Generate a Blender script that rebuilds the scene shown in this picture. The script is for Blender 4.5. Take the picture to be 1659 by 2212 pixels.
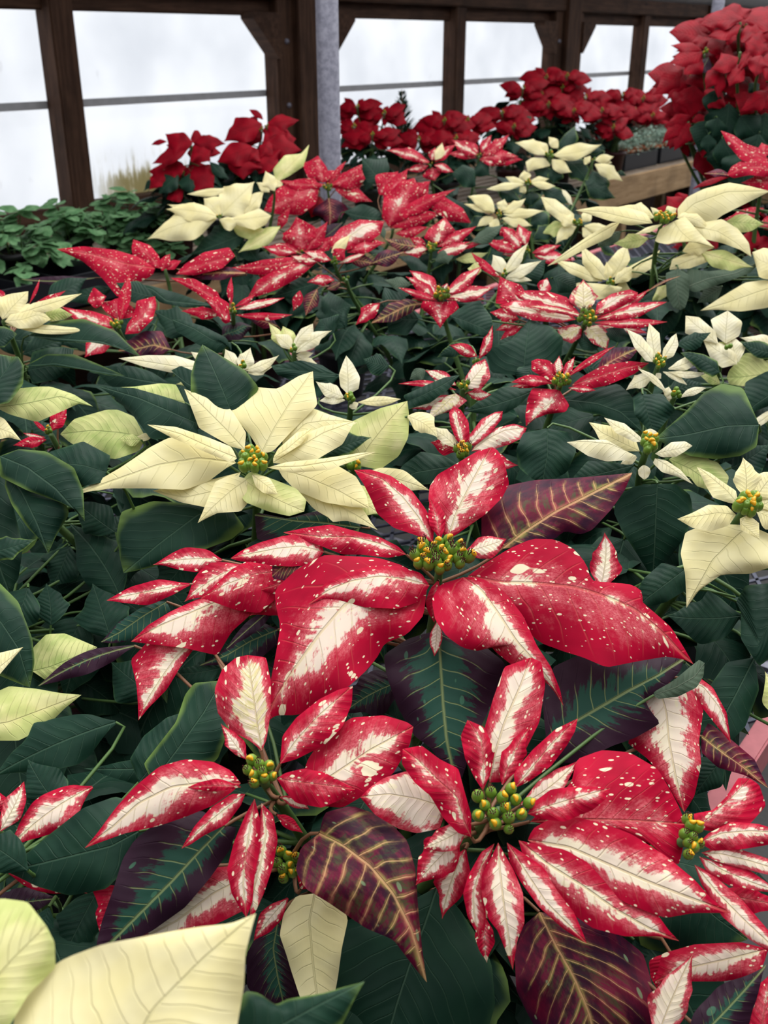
import bpy, bmesh, math, random
import numpy as np
from mathutils import Vector, Matrix
for o in list(bpy.data.objects): bpy.data.objects.remove(o)
S = bpy.context.scene; COL = S.collection
# ---------------------------------------------------------------- camera
FPX, PITCH, CAMH = 2200.0, math.radians(24.8), 1.5
cam = bpy.data.cameras.new('camera'); camo = bpy.data.objects.new('camera', cam); COL.objects.link(camo)
camo.location = (0, 0, CAMH); camo.rotation_euler = (math.pi/2 - PITCH, 0, 0)
cam.sensor_fit = 'VERTICAL'; cam.sensor_height = 36.0; cam.sensor_width = 27.0
cam.lens = 36.0 * FPX / 2212.0; cam.clip_start = 0.02; cam.clip_end = 200
cam.dof.use_dof = True; cam.dof.focus_distance = 0.85; cam.dof.aperture_fstop = 14.0
S.camera = camo
# ---------------------------------------------------------------- sky: bright overcast, brighter overhead
w = bpy.data.worlds.new('overcast_sky'); S.world = w; w.use_nodes = True
nt = w.node_tree; bg = nt.nodes['Background']
tc = nt.nodes.new('ShaderNodeTexCoord'); sp = nt.nodes.new('ShaderNodeSeparateXYZ'); rp = nt.nodes.new('ShaderNodeValToRGB')
nt.links.new(tc.outputs['Generated'], sp.inputs[0]); nt.links.new(sp.outputs['Z'], rp.inputs[0]); nt.links.new(rp.outputs[0], bg.inputs['Color'])
rp.color_ramp.elements[0].position = 0.0; rp.color_ramp.elements[0].color = (.66, .69, .74, 1)
rp.color_ramp.elements[1].position = 1.0; rp.color_ramp.elements[1].color = (1.0, 1.0, 1.0, 1)
bg.inputs['Strength'].default_value = 1.5
sun = bpy.data.lights.new('hazy_sun', 'SUN'); sun.energy = 2.6; sun.angle = math.radians(50); sun.color = (1, .98, .94)
suno = bpy.data.objects.new('hazy_sun', sun); COL.objects.link(suno); suno.rotation_euler = (math.radians(-22), math.radians(12), 0); suno.location = (0, 1, 6)
S.view_settings.view_transform = 'Standard'; S.view_settings.look = 'None'; S.view_settings.gamma = 1.0
S.view_settings.use_curve_mapping = False; S.view_settings.exposure = 0.15
# ---------------------------------------------------------------- geometry of the view and the house
CP, SP = math.cos(PITCH), math.sin(PITCH)
CAM = np.array([0, 0, CAMH])
def rays(q):
    q = np.asarray(q, float); a = (q[..., 0]-829.5)/FPX; b = (1106-q[..., 1])/FPX
    return np.stack([a, CP+b*SP, -SP+b*CP], -1)
def at(x, y, d):                       # point seen at pixel x,y, d metres from the camera
    r = rays((x, y)); return CAM + r/np.linalg.norm(r)*d
def hit(q, C, N, h):                   # pixels -> points on the plane through C with normal N, h metres above it
    r = rays(q); den = r@N
    den = np.where(np.abs(den) < .12, -.12, den)
    t = ((C-CAM)@N + h)/den
    return CAM + r*t[..., None]
W0 = np.array([-1.587, 4.34]); WD = np.array([.593, .805]); WD /= np.linalg.norm(WD); WN = np.array([WD[1], -WD[0]])
WANG = math.atan2(WD[1], WD[0])
def wp(s, n, z): p = W0 + WD*s + WN*n; return Vector((p[0], p[1], z))
# ---------------------------------------------------------------- object helpers
def thing(name, label, cat, loc=(0, 0, 0), rotz=0, group=None):
    o = bpy.data.objects.new(name, None); o.empty_display_size = .05; COL.objects.link(o); o.location = loc; o.rotation_euler = (0, 0, rotz)
    if label: o['label'] = label; o['category'] = cat
    else: o['kind'] = 'structure'
    if group: o['group'] = group
    return o
def link(name, me, parent=None, loc=(0, 0, 0)):
    o = bpy.data.objects.new(name, me); COL.objects.link(o); o.location = loc
    if parent: o.parent = parent
    return o
def mesh(name, V, Fs, mats, smooth=False, mi=None):
    me = bpy.data.meshes.new(name); me.from_pydata([tuple(map(float, v)) for v in V], [], Fs)
    for m in (mats if isinstance(mats, (list, tuple)) else [mats]): me.materials.append(m)
    if smooth: me.polygons.foreach_set('use_smooth', [True]*len(me.polygons))
    if mi is not None: me.polygons.foreach_set('material_index', mi)
    me.update(); return me
def box(V, Fs, c, s, ax=None):         # box centred at c, size s, axes ax
    c = Vector(c); ax = ax or (Vector((1, 0, 0)), Vector((0, 1, 0)), Vector((0, 0, 1))); b = len(V)
    for i in (-.5, .5):
        for j in (-.5, .5):
            for k in (-.5, .5): V.append(c+ax[0]*(i*s[0])+ax[1]*(j*s[1])+ax[2]*(k*s[2]))
    for f in ((0, 1, 3, 2), (4, 6, 7, 5), (0, 4, 5, 1), (2, 3, 7, 6), (0, 2, 6, 4), (1, 5, 7, 3)): Fs.append(tuple(b+i for i in f))
def boxmesh(name, c, s, m, ax=None, bev=0.0):
    V, Fs = [], []; box(V, Fs, c, s, ax); me = mesh(name, V, Fs, m)
    if bev:
        bm = bmesh.new(); bm.from_mesh(me); bmesh.ops.bevel(bm, geom=bm.edges[:], offset=bev, segments=2, affect='EDGES'); bm.to_mesh(me); bm.free()
    return me
def lathe(prof, n=24):
    V, Fs = [], []
    for r, z in prof:
        for i in range(n): a = 2*math.pi*i/n; V.append((r*math.cos(a), r*math.sin(a), z))
    for j in range(len(prof)-1):
        for i in range(n): Fs.append((j*n+i, j*n+(i+1) % n, (j+1)*n+(i+1) % n, (j+1)*n+i))
    return V, Fs
def tube(V, Fs, pts, rad, n=6, cap=True):
    pts = [Vector(p) for p in pts]; b0 = len(V)
    for i, p in enumerate(pts):
        t = (pts[min(i+1, len(pts)-1)]-pts[max(i-1, 0)]).normalized()
        x = t.cross(Vector((.3, .9, .1))).normalized(); y = t.cross(x); r = rad[i] if hasattr(rad, '__len__') else rad
        for k in range(n): a = 2*math.pi*k/n; V.append(p+x*(r*math.cos(a))+y*(r*math.sin(a)))
    for i in range(len(pts)-1):
        for k in range(n): Fs.append((b0+i*n+k, b0+i*n+(k+1) % n, b0+(i+1)*n+(k+1) % n, b0+(i+1)*n+k))
    if cap:
        Fs.append(tuple(b0+k for k in range(n))[::-1]); Fs.append(tuple(b0+(len(pts)-1)*n+k for k in range(n)))
# ---------------------------------------------------------------- materials
class NB:
    def __init__(s, name):
        s.m = bpy.data.materials.new(name); s.m.use_nodes = True; s.t = s.m.node_tree; s.t.nodes.clear()
        s.out = s.n('ShaderNodeOutputMaterial')
    def n(s, ty, **k):
        x = s.t.nodes.new(ty)
        for a, v in k.items(): setattr(x, a, v)
        return x
    def put(s, i, v):
        if isinstance(v, (int, float)): i.default_value = v
        elif isinstance(v, (tuple, list)): i.default_value = v if len(v) == len(i.default_value) else tuple(v)+(1,)
        else: s.t.links.new(v, i)
    def f(s, op, a, b=0, c=0):
        x = s.n('ShaderNodeMath', operation=op); s.put(x.inputs[0], a); s.put(x.inputs[1], b); s.put(x.inputs[2], c); return x.outputs[0]
    def mul(s, a, b): return s.f('MULTIPLY', a, b)
    def add(s, a, b): return s.f('ADD', a, b)
    def sub(s, a, b): return s.f('SUBTRACT', a, b)
    def ramp(s, v, a, b, lo=0, hi=1, smooth=True):
        x = s.n('ShaderNodeMapRange', interpolation_type='SMOOTHSTEP' if smooth else 'LINEAR')
        for i, q in enumerate((v, a, b, lo, hi)): s.put(x.inputs[i], q)
        return x.outputs[0]
    def mix(s, f, a, b):
        x = s.n('ShaderNodeMix', data_type='RGBA'); s.put(x.inputs[0], f); s.put(x.inputs[6], a); s.put(x.inputs[7], b); return x.outputs[2]
    def vec(s, x, y, z):
        c = s.n('ShaderNodeCombineXYZ'); s.put(c.inputs[0], x); s.put(c.inputs[1], y); s.put(c.inputs[2], z); return c.outputs[0]
    def noise(s, v, sc, det=2, rough=.5):
        x = s.n('ShaderNodeTexNoise'); s.put(x.inputs['Vector'], v); x.inputs['Scale'].default_value = sc; x.inputs['Detail'].default_value = det; x.inputs['Roughness'].default_value = rough; return x.outputs['Fac']
    def voro(s, v, sc):
        x = s.n('ShaderNodeTexVoronoi'); s.put(x.inputs['Vector'], v); x.inputs['Scale'].default_value = sc; return x.outputs['Distance'], x.outputs['Color']
    def attr(s, name, ty='GEOMETRY'):
        return s.n('ShaderNodeAttribute', attribute_name=name, attribute_type=ty)
    def sep(s, v):
        x = s.n('ShaderNodeSeparateXYZ'); s.put(x.inputs[0], v); return x.outputs
    def pos(s): return s.n('ShaderNodeNewGeometry').outputs['Position']
    def obj(s): return s.n('ShaderNodeTexCoord').outputs['Object']
    def bump(s, h, dist, st=1.0):
        x = s.n('ShaderNodeBump'); x.inputs['Distance'].default_value = dist; x.inputs['Strength'].default_value = st; s.put(x.inputs['Height'], h); return x.outputs[0]
    def pbr(s, col, rough=.5, spec=.4, metal=0, nrm=None, **k):
        x = s.n('ShaderNodeBsdfPrincipled'); s.put(x.inputs['Base Color'], col); s.put(x.inputs['Roughness'], rough)
        s.put(x.inputs['Specular IOR Level'], spec); s.put(x.inputs['Metallic'], metal)
        if nrm is not None: s.put(x.inputs['Normal'], nrm)
        for a, v in k.items(): s.put(x.inputs[a], v)
        return x.outputs[0]
    def mixs(s, f, a, b):
        x = s.n('ShaderNodeMixShader'); s.put(x.inputs[0], f); s.put(x.inputs[1], a); s.put(x.inputs[2], b); return x.outputs[0]
    def end(s, sh): s.t.links.new(sh, s.out.inputs['Surface']); return s.m
RED, REDD = (.52, .0040, .036), (.36, .003, .026)
CREAM, PALE = (.86, .80, .50), (.86, .79, .62)
GRN, GRNL, YG = (.0065, .027, .017), (.08, .17, .09), (.30, .36, .06)
def leafmat(name, kind):
    b = NB(name); L = b.sep(b.attr('leaf').outputs['Vector']); u, x, v = L[0], L[1], L[2]
    seed = b.attr('seed', 'OBJECT').outputs['Fac']; ln = b.attr('len', 'OBJECT').outputs['Fac']; amt = b.attr('amount', 'OBJECT').outputs['Fac']
    a = b.f('ABSOLUTE', v); ax = b.f('ABSOLUTE', x); side = b.f('SIGN', v)
    s7 = b.mul(seed, 17.3)
    sweep = b.sub(u, b.mul(ax, .75))
    wob = b.noise(b.vec(b.mul(u, 3), b.mul(x, 3), s7), 1.5, 1)
    ph = b.add(b.mul(sweep, 10.0), b.mul(wob, .7)); ph = b.add(ph, b.mul(side, .2))
    tri = b.f('ABSOLUTE', b.sub(b.f('FRACT', ph), .5))
    vein = b.mul(b.ramp(tri, .06, .01), b.ramp(a, 1.0, .55))
    mid = b.ramp(ax, .010, .003)
    lines = b.f('MAXIMUM', b.mul(vein, .55), mid)
    metric = b.vec(b.mul(b.mul(u, ln), .55), b.mul(x, ln), s7)
    streak = b.noise(b.vec(b.mul(sweep, 26), b.add(b.mul(ax, 8), b.mul(side, 3)), s7), 1.0, 5, .7)
    iso = b.noise(metric, 110, 4, .65)
    low = b.noise(b.vec(b.mul(u, 3.2), b.mul(x, 3.2), s7), 1.0, 2)
    fine = b.noise(metric, 900, 3, .7)
    blot = b.noise(metric, 60, 3, .6)
    rough, spec, tr = .52, .07, .22
    if kind in ('m', 'n'):
        vd, vc = b.voro(metric, 145); r = b.sep(vc)[0]
        vdj = b.add(vd, b.mul(b.sub(iso, .5), .5))
        fl = b.ramp(b.sub(vdj, b.mul(b.sub(r, .72), 1.0)), .02, -.02)
        vd2, vc2 = b.voro(metric, 430); r2 = b.sep(vc2)[1]
        fl2 = b.ramp(b.sub(vd2, b.mul(b.sub(r2, .52), .75)), .02, -.05)
        flk = b.f('MAXIMUM', fl, fl2)
        patch = b.ramp(b.noise(b.vec(b.mul(sweep, 5), b.mul(x, 8), b.add(s7, 4)), 1.0, 2), .70, .715)
        ends = b.add(b.ramp(u, .14, .0, 0, .5), b.ramp(u, .80, 1.0, 0, .9))
        fld = b.add(b.sub(b.mul(amt, 1.35), b.mul(a, 1.15)), b.add(b.mul(b.sub(streak, .5), 1.0), b.add(b.mul(b.sub(low, .5), 1.7), b.mul(b.sub(iso, .5), 1.1))))
        fld = b.sub(b.sub(fld, ends), .21)
        if kind == 'n': fld = b.add(fld, .22)
        core = b.ramp(fld, .06, .26); halo = b.ramp(fld, -.55, .16)
        redc = b.mix(b.ramp(low, .3, .7), REDD, RED)
        redc = b.mix(b.mul(b.ramp(blot, .35, .75), .5), redc, RED)
        hz = b.mul(halo, b.ramp(fine, .38, .62, .25, .75))
        col = b.mix(hz, redc, (.78, .22, .24))
        crm = b.mix(b.ramp(low, .35, .65), (.88, .78, .58), (.86, .72, .60))
        if kind == 'n': crm = b.mix(b.ramp(streak, .4, .6), (.70, .62, .30), crm)
        col = b.mix(core, col, crm)
        col = b.mix(b.f('MAXIMUM', b.mul(flk, .9), patch), col, (.88, .78, .55))
        mcol = b.mix(core, (.62, .12, .10), (.72, .56, .28))
        col = b.mix(b.mul(lines, .55), col, mcol); tr = .2
    elif kind in ('c', 'w', 'k'):
        base = {'c': (.875, .80, .47), 'w': (.875, .82, .60), 'k': (.80, .77, .38)}[kind]
        col = b.mix(b.ramp(low, .3, .7), base, (base[0]*.97, base[1]*.95, base[2]*.82))
        if kind == 'k':
            g = b.ramp(b.add(b.add(b.mul(a, .35), b.mul(low, .8)), b.mul(streak, .25)), .55, .85)
            col = b.mix(b.mul(g, .7), col, (.46, .55, .17))
        col = b.mix(b.mul(lines, .30), col, (.62, .58, .26)); spec, tr, rough = .15, .26, .55
    elif kind == 'r':
        col = b.mix(b.ramp(low, .3, .7), (.22, .0015, .010), (.34, .002, .014)); col = b.mix(b.mul(lines, .35), col, (.14, .0015, .008)); tr = .25
    elif kind in ('g', 'e'):
        col = b.mix(b.ramp(low, .3, .7), GRN, (.011, .039, .023))
        ed = b.ramp(b.add(a, b.mul(b.sub(low, .5), .5)), (.74 if kind == 'e' else .92), 1.08)
        ed = b.f('MAXIMUM', ed, b.mul(b.ramp(u, .85, 1.0), .6 if kind == 'e' else .2))
        col = b.mix(b.mul(ed, .85 if kind == 'e' else .45), col, (.13, .21, .045) if kind == 'e' else (.06, .13, .05))
        col = b.mix(b.mul(lines, .42), col, (.07, .13, .085)); rough, spec, tr = .48, .10, .06
    elif kind == 'y':
        g = b.ramp(b.add(b.mul(low, .7), b.mul(streak, .4)), .4, .75)
        col = b.mix(g, (.62, .63, .27), (.36, .46, .14)); col = b.mix(b.mul(lines, .5), col, (.26, .34, .12)); tr, rough = .2, .5
    elif kind == 's':
        col = b.mix(low, (.028, .058, .034), (.075, .11, .07)); col = b.mix(b.mul(lines, .5), col, (.16, .2, .14)); tr, rough, spec = .05, .65, .2
    elif kind in ('p', 'v'):
        f = b.add(b.sub(b.mul(amt, 1.2), b.mul(a, .9)), b.add(b.mul(b.sub(streak, .5), 1.3), b.mul(b.sub(low, .5), .8)))
        f = b.sub(f, b.add(b.ramp(u, .75, 1.0, 0, .6), .16 if kind == 'p' else 0)); inn = b.ramp(f, .02, .2)
        if kind == 'p':
            col = b.mix(inn, b.mix(low, (.016, .006, .015), (.032, .009, .022)), (.014, .058, .040)); vc_ = (.30, .36, .14)
        else:
            glow = b.mul(b.ramp(tri, .20, .02), b.ramp(f, -.2, .3)); gm = b.ramp(ax, .035, .006)
            glow = b.mul(b.f('MAXIMUM', glow, gm), b.ramp(iso, .36, .62, .1, 1))
            col = b.mix(b.ramp(b.add(b.mul(low, .6), b.mul(iso, .4)), .38, .62), (.026, .004, .018), (.13, .004, .024))
            col = b.mix(b.mul(inn, b.ramp(iso, .4, .6, .1, .75)), col, b.mix(b.ramp(streak, .4, .6), (.045, .085, .03), (.16, .012, .04)))
            col = b.mix(b.mul(glow, .85), col, b.mix(b.ramp(low, .4, .6), (.34, .30, .08), (.46, .14, .10))); vc_ = (.58, .34, .17)
        vd, vc = b.voro(metric, 120); r = b.sep(vc)[0]
        fl = b.ramp(b.sub(vd, b.mul(b.sub(r, .72), .9)), .02, -.03)
        col = b.mix(b.mul(fl, .7), col, (.05, .15, .09) if kind == 'p' else (.20, .30, .16))
        lines2 = b.f('MAXIMUM', b.mul(vein, b.ramp(f, -.25, .15)), b.ramp(ax, .014, .004))
        col = b.mix(b.mul(lines2, .5 if kind == 'p' else .7), col, vc_); rough, spec, tr = .48, .12, .05
    elif kind == 'mint':
        col = b.mix(b.ramp(low, .3, .7), (.11, .27, .11), (.22, .42, .20)); col = b.mix(b.mul(lines, .4), col, (.03, .09, .03)); tr, rough, spec = .2, .6, .2
    h = b.add(b.mul(lines, -1.0), b.mul(b.f('COSINE', b.mul(ph, 6.2832)), -.22 if kind not in ('c', 'w', 'k') else -.10))
    h = b.add(b.mul(h, .8), b.mul(blot, .5))
    nr = b.bump(h, .0009, .85)
    sh = b.pbr(col, rough, spec, nrm=nr)
    t_ = b.n('ShaderNodeBsdfTranslucent'); b.put(t_.inputs[0], col); b.put(t_.inputs['Normal'], nr)
    return b.end(b.mixs(tr, sh, t_.outputs[0]))
NAMES = dict(m='marbled_bract', n='veined_cream_bract', c='cream_bract', w='white_bract', k='greenish_cream_bract', r='red_bract', g='dark_green_leaf', e='edged_green_leaf', y='yellow_green_leaf', s='curled_grey_leaf', p='purple_leaf', v='purple_veined_leaf', mint='mint_leaf')
MAT = {k: leafmat(NAMES[k], k) for k in NAMES}
def plain(name, col, rough=.5, spec=.4, metal=0, var=.25, sc=20, bump=.0):
    b = NB(name); nz = b.noise(b.obj(), sc, 4, .6)
    c = b.mix(nz, tuple(x*(1-var) for x in col), tuple(min(1, x*(1+var)) for x in col))
    return b.end(b.pbr(c, rough, spec, metal, nrm=b.bump(nz, bump, 1) if bump else None))
STEM = plain('green_stem', (.07, .14, .035), .5); RSTEM = plain('reddish_petiole', (.22, .10, .05), .5)
POTM = [plain('dark_green_pot', (.012, .02, .018), .45), plain('oxblood_pot', (.05, .012, .012), .45), plain('black_pot', (.012, .012, .014), .45)]
SOIL = plain('potting_soil', (.02, .014, .01), .95, .1, sc=90, bump=.004)
TERRA = plain('terracotta', (.42, .12, .045), .8, .2, sc=30)
TRAY = plain('black_tray_plastic', (.010, .011, .015), .45)
CYG = plain('cyathium_green', (.15, .27, .03), .4, .4, sc=300); CYY = plain('nectar_gland_yellow', (.85, .42, .012), .35, .5, sc=300)
CYR = plain('stamen_dark_red', (.16, .012, .02), .6, .3, sc=500, bump=.0006)
def woodmat(name, c1, c2, axis, stretch=14):
    b = NB(name); p = b.sep(b.obj()); v = [p[0], p[1], p[2]]
    v = [b.mul(q, 1.2 if i == axis else stretch) for i, q in enumerate(v)]
    vv = b.vec(*v); g = b.noise(vv, 3.0, 6, .65); g2 = b.noise(b.obj(), 5.0, 3)
    kd, kc = b.voro(b.vec(*[b.mul(q, .35 if i == axis else 1) for i, q in enumerate(p[:3])]), 9.0)
    knot = b.ramp(kd, .13, .03)
    c = b.mix(b.ramp(g, .3, .7), c1, c2); c = b.mix(b.ramp(g2, .45, .75, 0, .55), c, tuple(x*.4 for x in c1)); c = b.mix(b.mul(knot, .85), c, tuple(x*.15 for x in c1))
    return b.end(b.pbr(c, .75, .2, nrm=b.bump(g, .004, .6)))
DW = [woodmat('dark_stained_wood_%s' % 'xyz'[i], (.040, .019, .011), (.098, .050, .030), i) for i in (0, 1, 2)]
BW = woodmat('bench_lumber', (.30, .19, .095), (.46, .31, .17), 0, 10)
SLATW = woodmat('weathered_slat', (.16, .12, .09), (.30, .24, .18), 0, 10)
b = NB('galvanized_steel'); q = b.obj(); n1 = b.noise(q, 60, 4, .7); n2 = b.noise(q, 6, 2)
GALV = b.end(b.pbr(b.mix(b.ramp(n1, .35, .65), (.155, .155, .20), (.25, .25, .305)), b.ramp(n2, .3, .7, .42, .6), .4, .3, nrm=b.bump(n1, .0006, .5)))
PINK = plain('faded_red_paint', (.52, .17, .19), .6, .3, sc=40)
MESHM = plain('grey_blue_bench_mesh', (.07, .075, .11), .5, .4, .3)
BAR = plain('grey_glazing_bar', (.42, .43, .45), .5)
b = NB('polycarbonate_panel'); q = b.obj(); o3 = b.sep(q)
rib = b.f('ABSOLUTE', b.sub(b.f('FRACT', b.mul(o3[0], 95)), .5))
cl = b.noise(q, 2.2, 3); st = b.noise(b.vec(b.mul(o3[0], 30), 0, b.mul(o3[2], 5)), 1, 4, .7)
dirt = b.mul(b.ramp(b.add(st, b.ramp(o3[2], 1.0, .88, 0, .18)), .50, .66), b.mul(b.ramp(o3[2], 1.08, .93), b.mul(b.ramp(o3[0], .45, .70), b.ramp(o3[0], 1.25, .95))))
smu = b.ramp(b.noise(b.vec(b.mul(o3[0], 14), 0, b.mul(o3[2], 9)), 1, 3), .66, .78)
tcol = b.mix(b.ramp(cl, .3, .7), (.75, .765, .79), (.85, .86, .875)); tcol = b.mix(b.mul(rib, .10), tcol, (.7, .72, .75))
tcol = b.mix(b.mul(smu, .25), tcol, (.5, .5, .52)); tcol = b.mix(b.mul(dirt, .85), tcol, (.30, .26, .12))
t_ = b.n('ShaderNodeBsdfTranslucent'); b.put(t_.inputs[0], tcol); tp = b.n('ShaderNodeBsdfTransparent'); b.put(tp.inputs[0], tcol)
PANEL = b.end(b.mixs(.2, t_.outputs[0], tp.outputs[0]))
b = NB('concrete_floor'); n1 = b.noise(b.pos(), 2, 5, .6); n2 = b.noise(b.pos(), 40, 3)
FLOORM = b.end(b.pbr(b.mix(n1, (.05, .05, .052), (.09, .09, .09)), .85, .2, nrm=b.bump(n2, .003)))
# ---------------------------------------------------------------- large structure
V, Fs = [], []; box(V, Fs, (2, 6, -.05), (44, 44, .1)); fl = link('floor', mesh('floor', V, Fs, FLOORM)); fl['kind'] = 'structure'
def frame(): # wall-aligned empty: local x along the wall, local -y into the house
    return (W0[0], W0[1], 0), WANG
wl, wr = frame()
wall = thing('wall_left', None, None, wl, wr)
# local coords: x = s, y = -n
def wb(name, s0, s1, n0, n1, z0, z1, m, parent, bev=.006):
    me = boxmesh(name, ((s0+s1)/2, -(n0+n1)/2, (z0+z1)/2), (s1-s0, n1-n0, z1-z0), m, bev=bev)
    return link(name, me, parent)
wb('bottom_rail', -3, 14, 0, .09, .66, .86, DW[0], wall)
wb('lower_board', -3, 14, -.05, 0, .0, .72, DW[0], wall)
wb('header_board', -3, 14, 0, .05, 1.615, 1.78, DW[0], wall)
wb('top_beam', -3, 14, .05, .12, 1.695, 1.80, DW[0], wall)
for s in (-2.64, -1.15, .355, 3.35, 6.18, 9.1, 12.1): wb('post', s-.058, s+.058, 0, .10, .62, 1.70, DW[2], wall)
for s in (1.86, 4.80, 7.57, 10.6):
    wb('post', s-.215, s-.09, 0, .10, .62, 1.70, DW[2], wall); wb('post', s+.10, s+.22, 0, .10, .62, 1.70, DW[2], wall)
    wb('main_post', s-.10, s+.105, -.02, .14, .0, 1.80, DW[2], wall)
    for sg in (-1, 1):
        e = s+sg*.2; V = []
        poly = [(e, 1.42), (e+sg*.02, 1.42), (e+sg*.20, 1.60), (e+sg*.20, 1.63), (e, 1.63)]
        for n in (.03, .115):
            for (ss, z) in poly: V.append((ss, -n, z))
        k = len(poly); Fs = [tuple(range(k)), tuple(range(k, 2*k))[::-1]]+[(i, (i+1) % k, k+(i+1) % k, k+i) for i in range(k)]
        link('knee_brace', mesh('knee_brace', V, Fs, DW[1]), wall)
    for zz in (1.02, 1.2, 1.5):
        V, Fs = lathe([(.0, .012), (.012, .010), (.014, 0)], 8); me = mesh('bolt_head', V, Fs, GALV, True)
        o = link('bolt_head', me, wall, (s-.15, -.1, zz)); o.rotation_euler = (math.pi/2, 0, 0)
edges = [-3, -1.15, .355, 1.86, 3.35, 4.80, 6.18, 7.57, 9.1, 10.6, 12.1, 14]
for i in range(len(edges)-1):
    s0, s1 = edges[i], edges[i+1]
    wn = thing('window_%d' % (i+1), None, None, wl, wr)
    wb('panel', s0, s1, -.022, -.014, .84, 1.64, PANEL, wn, 0)
    wb('glazing_bar', s0, s1, -.013, .004, 1.243, 1.274, BAR, wn, .002)
EAVE = plain('pale_grey_eave', (.55, .56, .58), .7)
roof = thing('ceiling', None, None, wl, wr)
me = boxmesh('eave_panel', (5.5, -.55, 2.10), (17, 1.3, .012), EAVE, (Vector((1, 0, 0)), Vector((0, -.86, .51)), Vector((0, .51, .86)))); link('eave_panel', me, roof)
for s in np.arange(-2.5, 14, .9): link('rafter', boxmesh('rafter', (float(s), -.53, 2.145), (.045, 1.3, .06), GALV, (Vector((1, 0, 0)), Vector((0, -.86, .51)), Vector((0, .51, .86)))), roof)
for px, py, dd, r, nm in ((712, 300, 3.15, .0315, 'stood among the red speckled poinsettias'), (1522, 250, 5.6, .028, 'right hand one, behind the tall red poinsettia')):
    p = at(px, py, dd); t = thing('support_pole', 'round galvanized steel roof pole, ' + nm, 'pole', (p[0], p[1], 0))
    V, Fs = lathe([(r, 0), (r, 2.6), (r*.8, 2.6)], 28); link('pipe', mesh('pipe', V, Fs, GALV, True), t)
    V, Fs = lathe([(0, .012), (.07, .012), (.07, 0)], 20); link('base_flange', mesh('base_flange', V, Fs, GALV), t)
V, Fs = [], []; box(V, Fs, (2, 6, -.045), (44, 44, .1))
bounce_mat = plain('pale_gravel_yard', (.62, .62, .62), .9, .1)  # pale slab added outside to bounce light into the window panels
o = link('ground', boxmesh('ground', (2, 7.06, .006), (50, 14, .012), bounce_mat, (Vector((1, 0, 0)), Vector((0, 1, 0)), Vector((0, 0, 1)))), wall)
o.name = 'yard_slab'
for nm, c, sz in (('wall_right', (3, -6.2, 1.5), (22, .1, 3.0)), ('wall_back', (-5.5, -2, 1.5), (.1, 8.6, 3.0))):  # unseen dark walls, added to cut low side light
    o = link(nm, boxmesh(nm, c, sz, DW[0])); o['kind'] = 'structure'; o.location = (wl[0], wl[1], 0); o.rotation_euler = (0, 0, wr)
# ---------------------------------------------------------------- benches
def bench(label, s0, s1, n0, n1, z, board_h, edge_m, top):
    t = thing('plant_bench', label, 'bench', wl, wr)
    for n in (n0+.015, n1-.015):
        link('edge_board', boxmesh('edge_board', ((s0+s1)/2, -n, z-board_h/2), (s1-s0, .03, board_h), edge_m, bev=.003), t)
    for s in (s0+.015, s1-.015): link('end_board', boxmesh('end_board', (s, -(n0+n1)/2, z-board_h/2), (.03, n1-n0-.06, board_h), edge_m, bev=.003), t)
    s = s0+.2
    while s < s1:
        for n in (n0+.08, n1-.08): link('leg', boxmesh('leg', (s, -n, (z-.05)/2), (.07, .07, z-.05), BW if edge_m is BW else GALV, bev=.004), t)
        s += 1.5
    if top == 'slats':
        k = n0+.06; i = 0
        while k < n1-.05: link('slat', boxmesh('slat', ((s0+s1)/2, -k-.03, z-.012), (s1-s0-.07, .062, .022), SLATW, bev=.003), t); k += .088
    else:
        V, Fs = [], []; a = math.radians(32); pit = .042
        for sg in (-1, 1):
            dx, dy = math.cos(a), sg*math.sin(a); w_ = n1-n0-.06; m_ = s1-s0-.06
            step = pit/abs(dy); q = s0-w_*dx/abs(dy)
            while q < s1+w_*dx/abs(dy):
                # clip the strand to the bench rectangle
                x0, y0 = q, (0 if sg > 0 else w_); tl = w_/abs(dy); ta = 0; tb = tl
                ta = max(ta, (s0+.03-x0)/dx); tb = min(tb, (s1-.03-x0)/dx)
                if tb-ta > .02:
                    p0 = Vector((x0+dx*ta, -(n0+.03+y0+dy*ta), z-.006)); p1 = Vector((x0+dx*tb, -(n0+.03+y0+dy*tb), z-.006)); d = (p1-p0).normalized(); sd = Vector((-d.y, d.x, 0))
                    box(V, Fs, (p0+p1)/2, ((p1-p0).length, .007, .004), (d, sd, Vector((0, 0, 1))))
                q += step
        o = link('wire_mesh', mesh('wire_mesh', V, Fs, MESHM), t); o['kind'] = 'stuff'
        k = s0+.5
        while k < s1: link('cross_bar', boxmesh('cross_bar', (k, -(n0+n1)/2, z-.03), (.03, n1-n0-.06, .04), GALV), t); k += .6
    return t
BZ, WBZ = .62, .76
bench('long mesh topped growing bench with faded red edge under the marbled and cream poinsettias', -3.4, 3.6, 1.78, 3.60, BZ, .055, PINK, 'mesh')
bench('long wooden bench with a tan lumber edge along the translucent wall', -2.6, 7.6, .12, 1.23, WBZ, .16, BW, 'slats')
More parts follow.
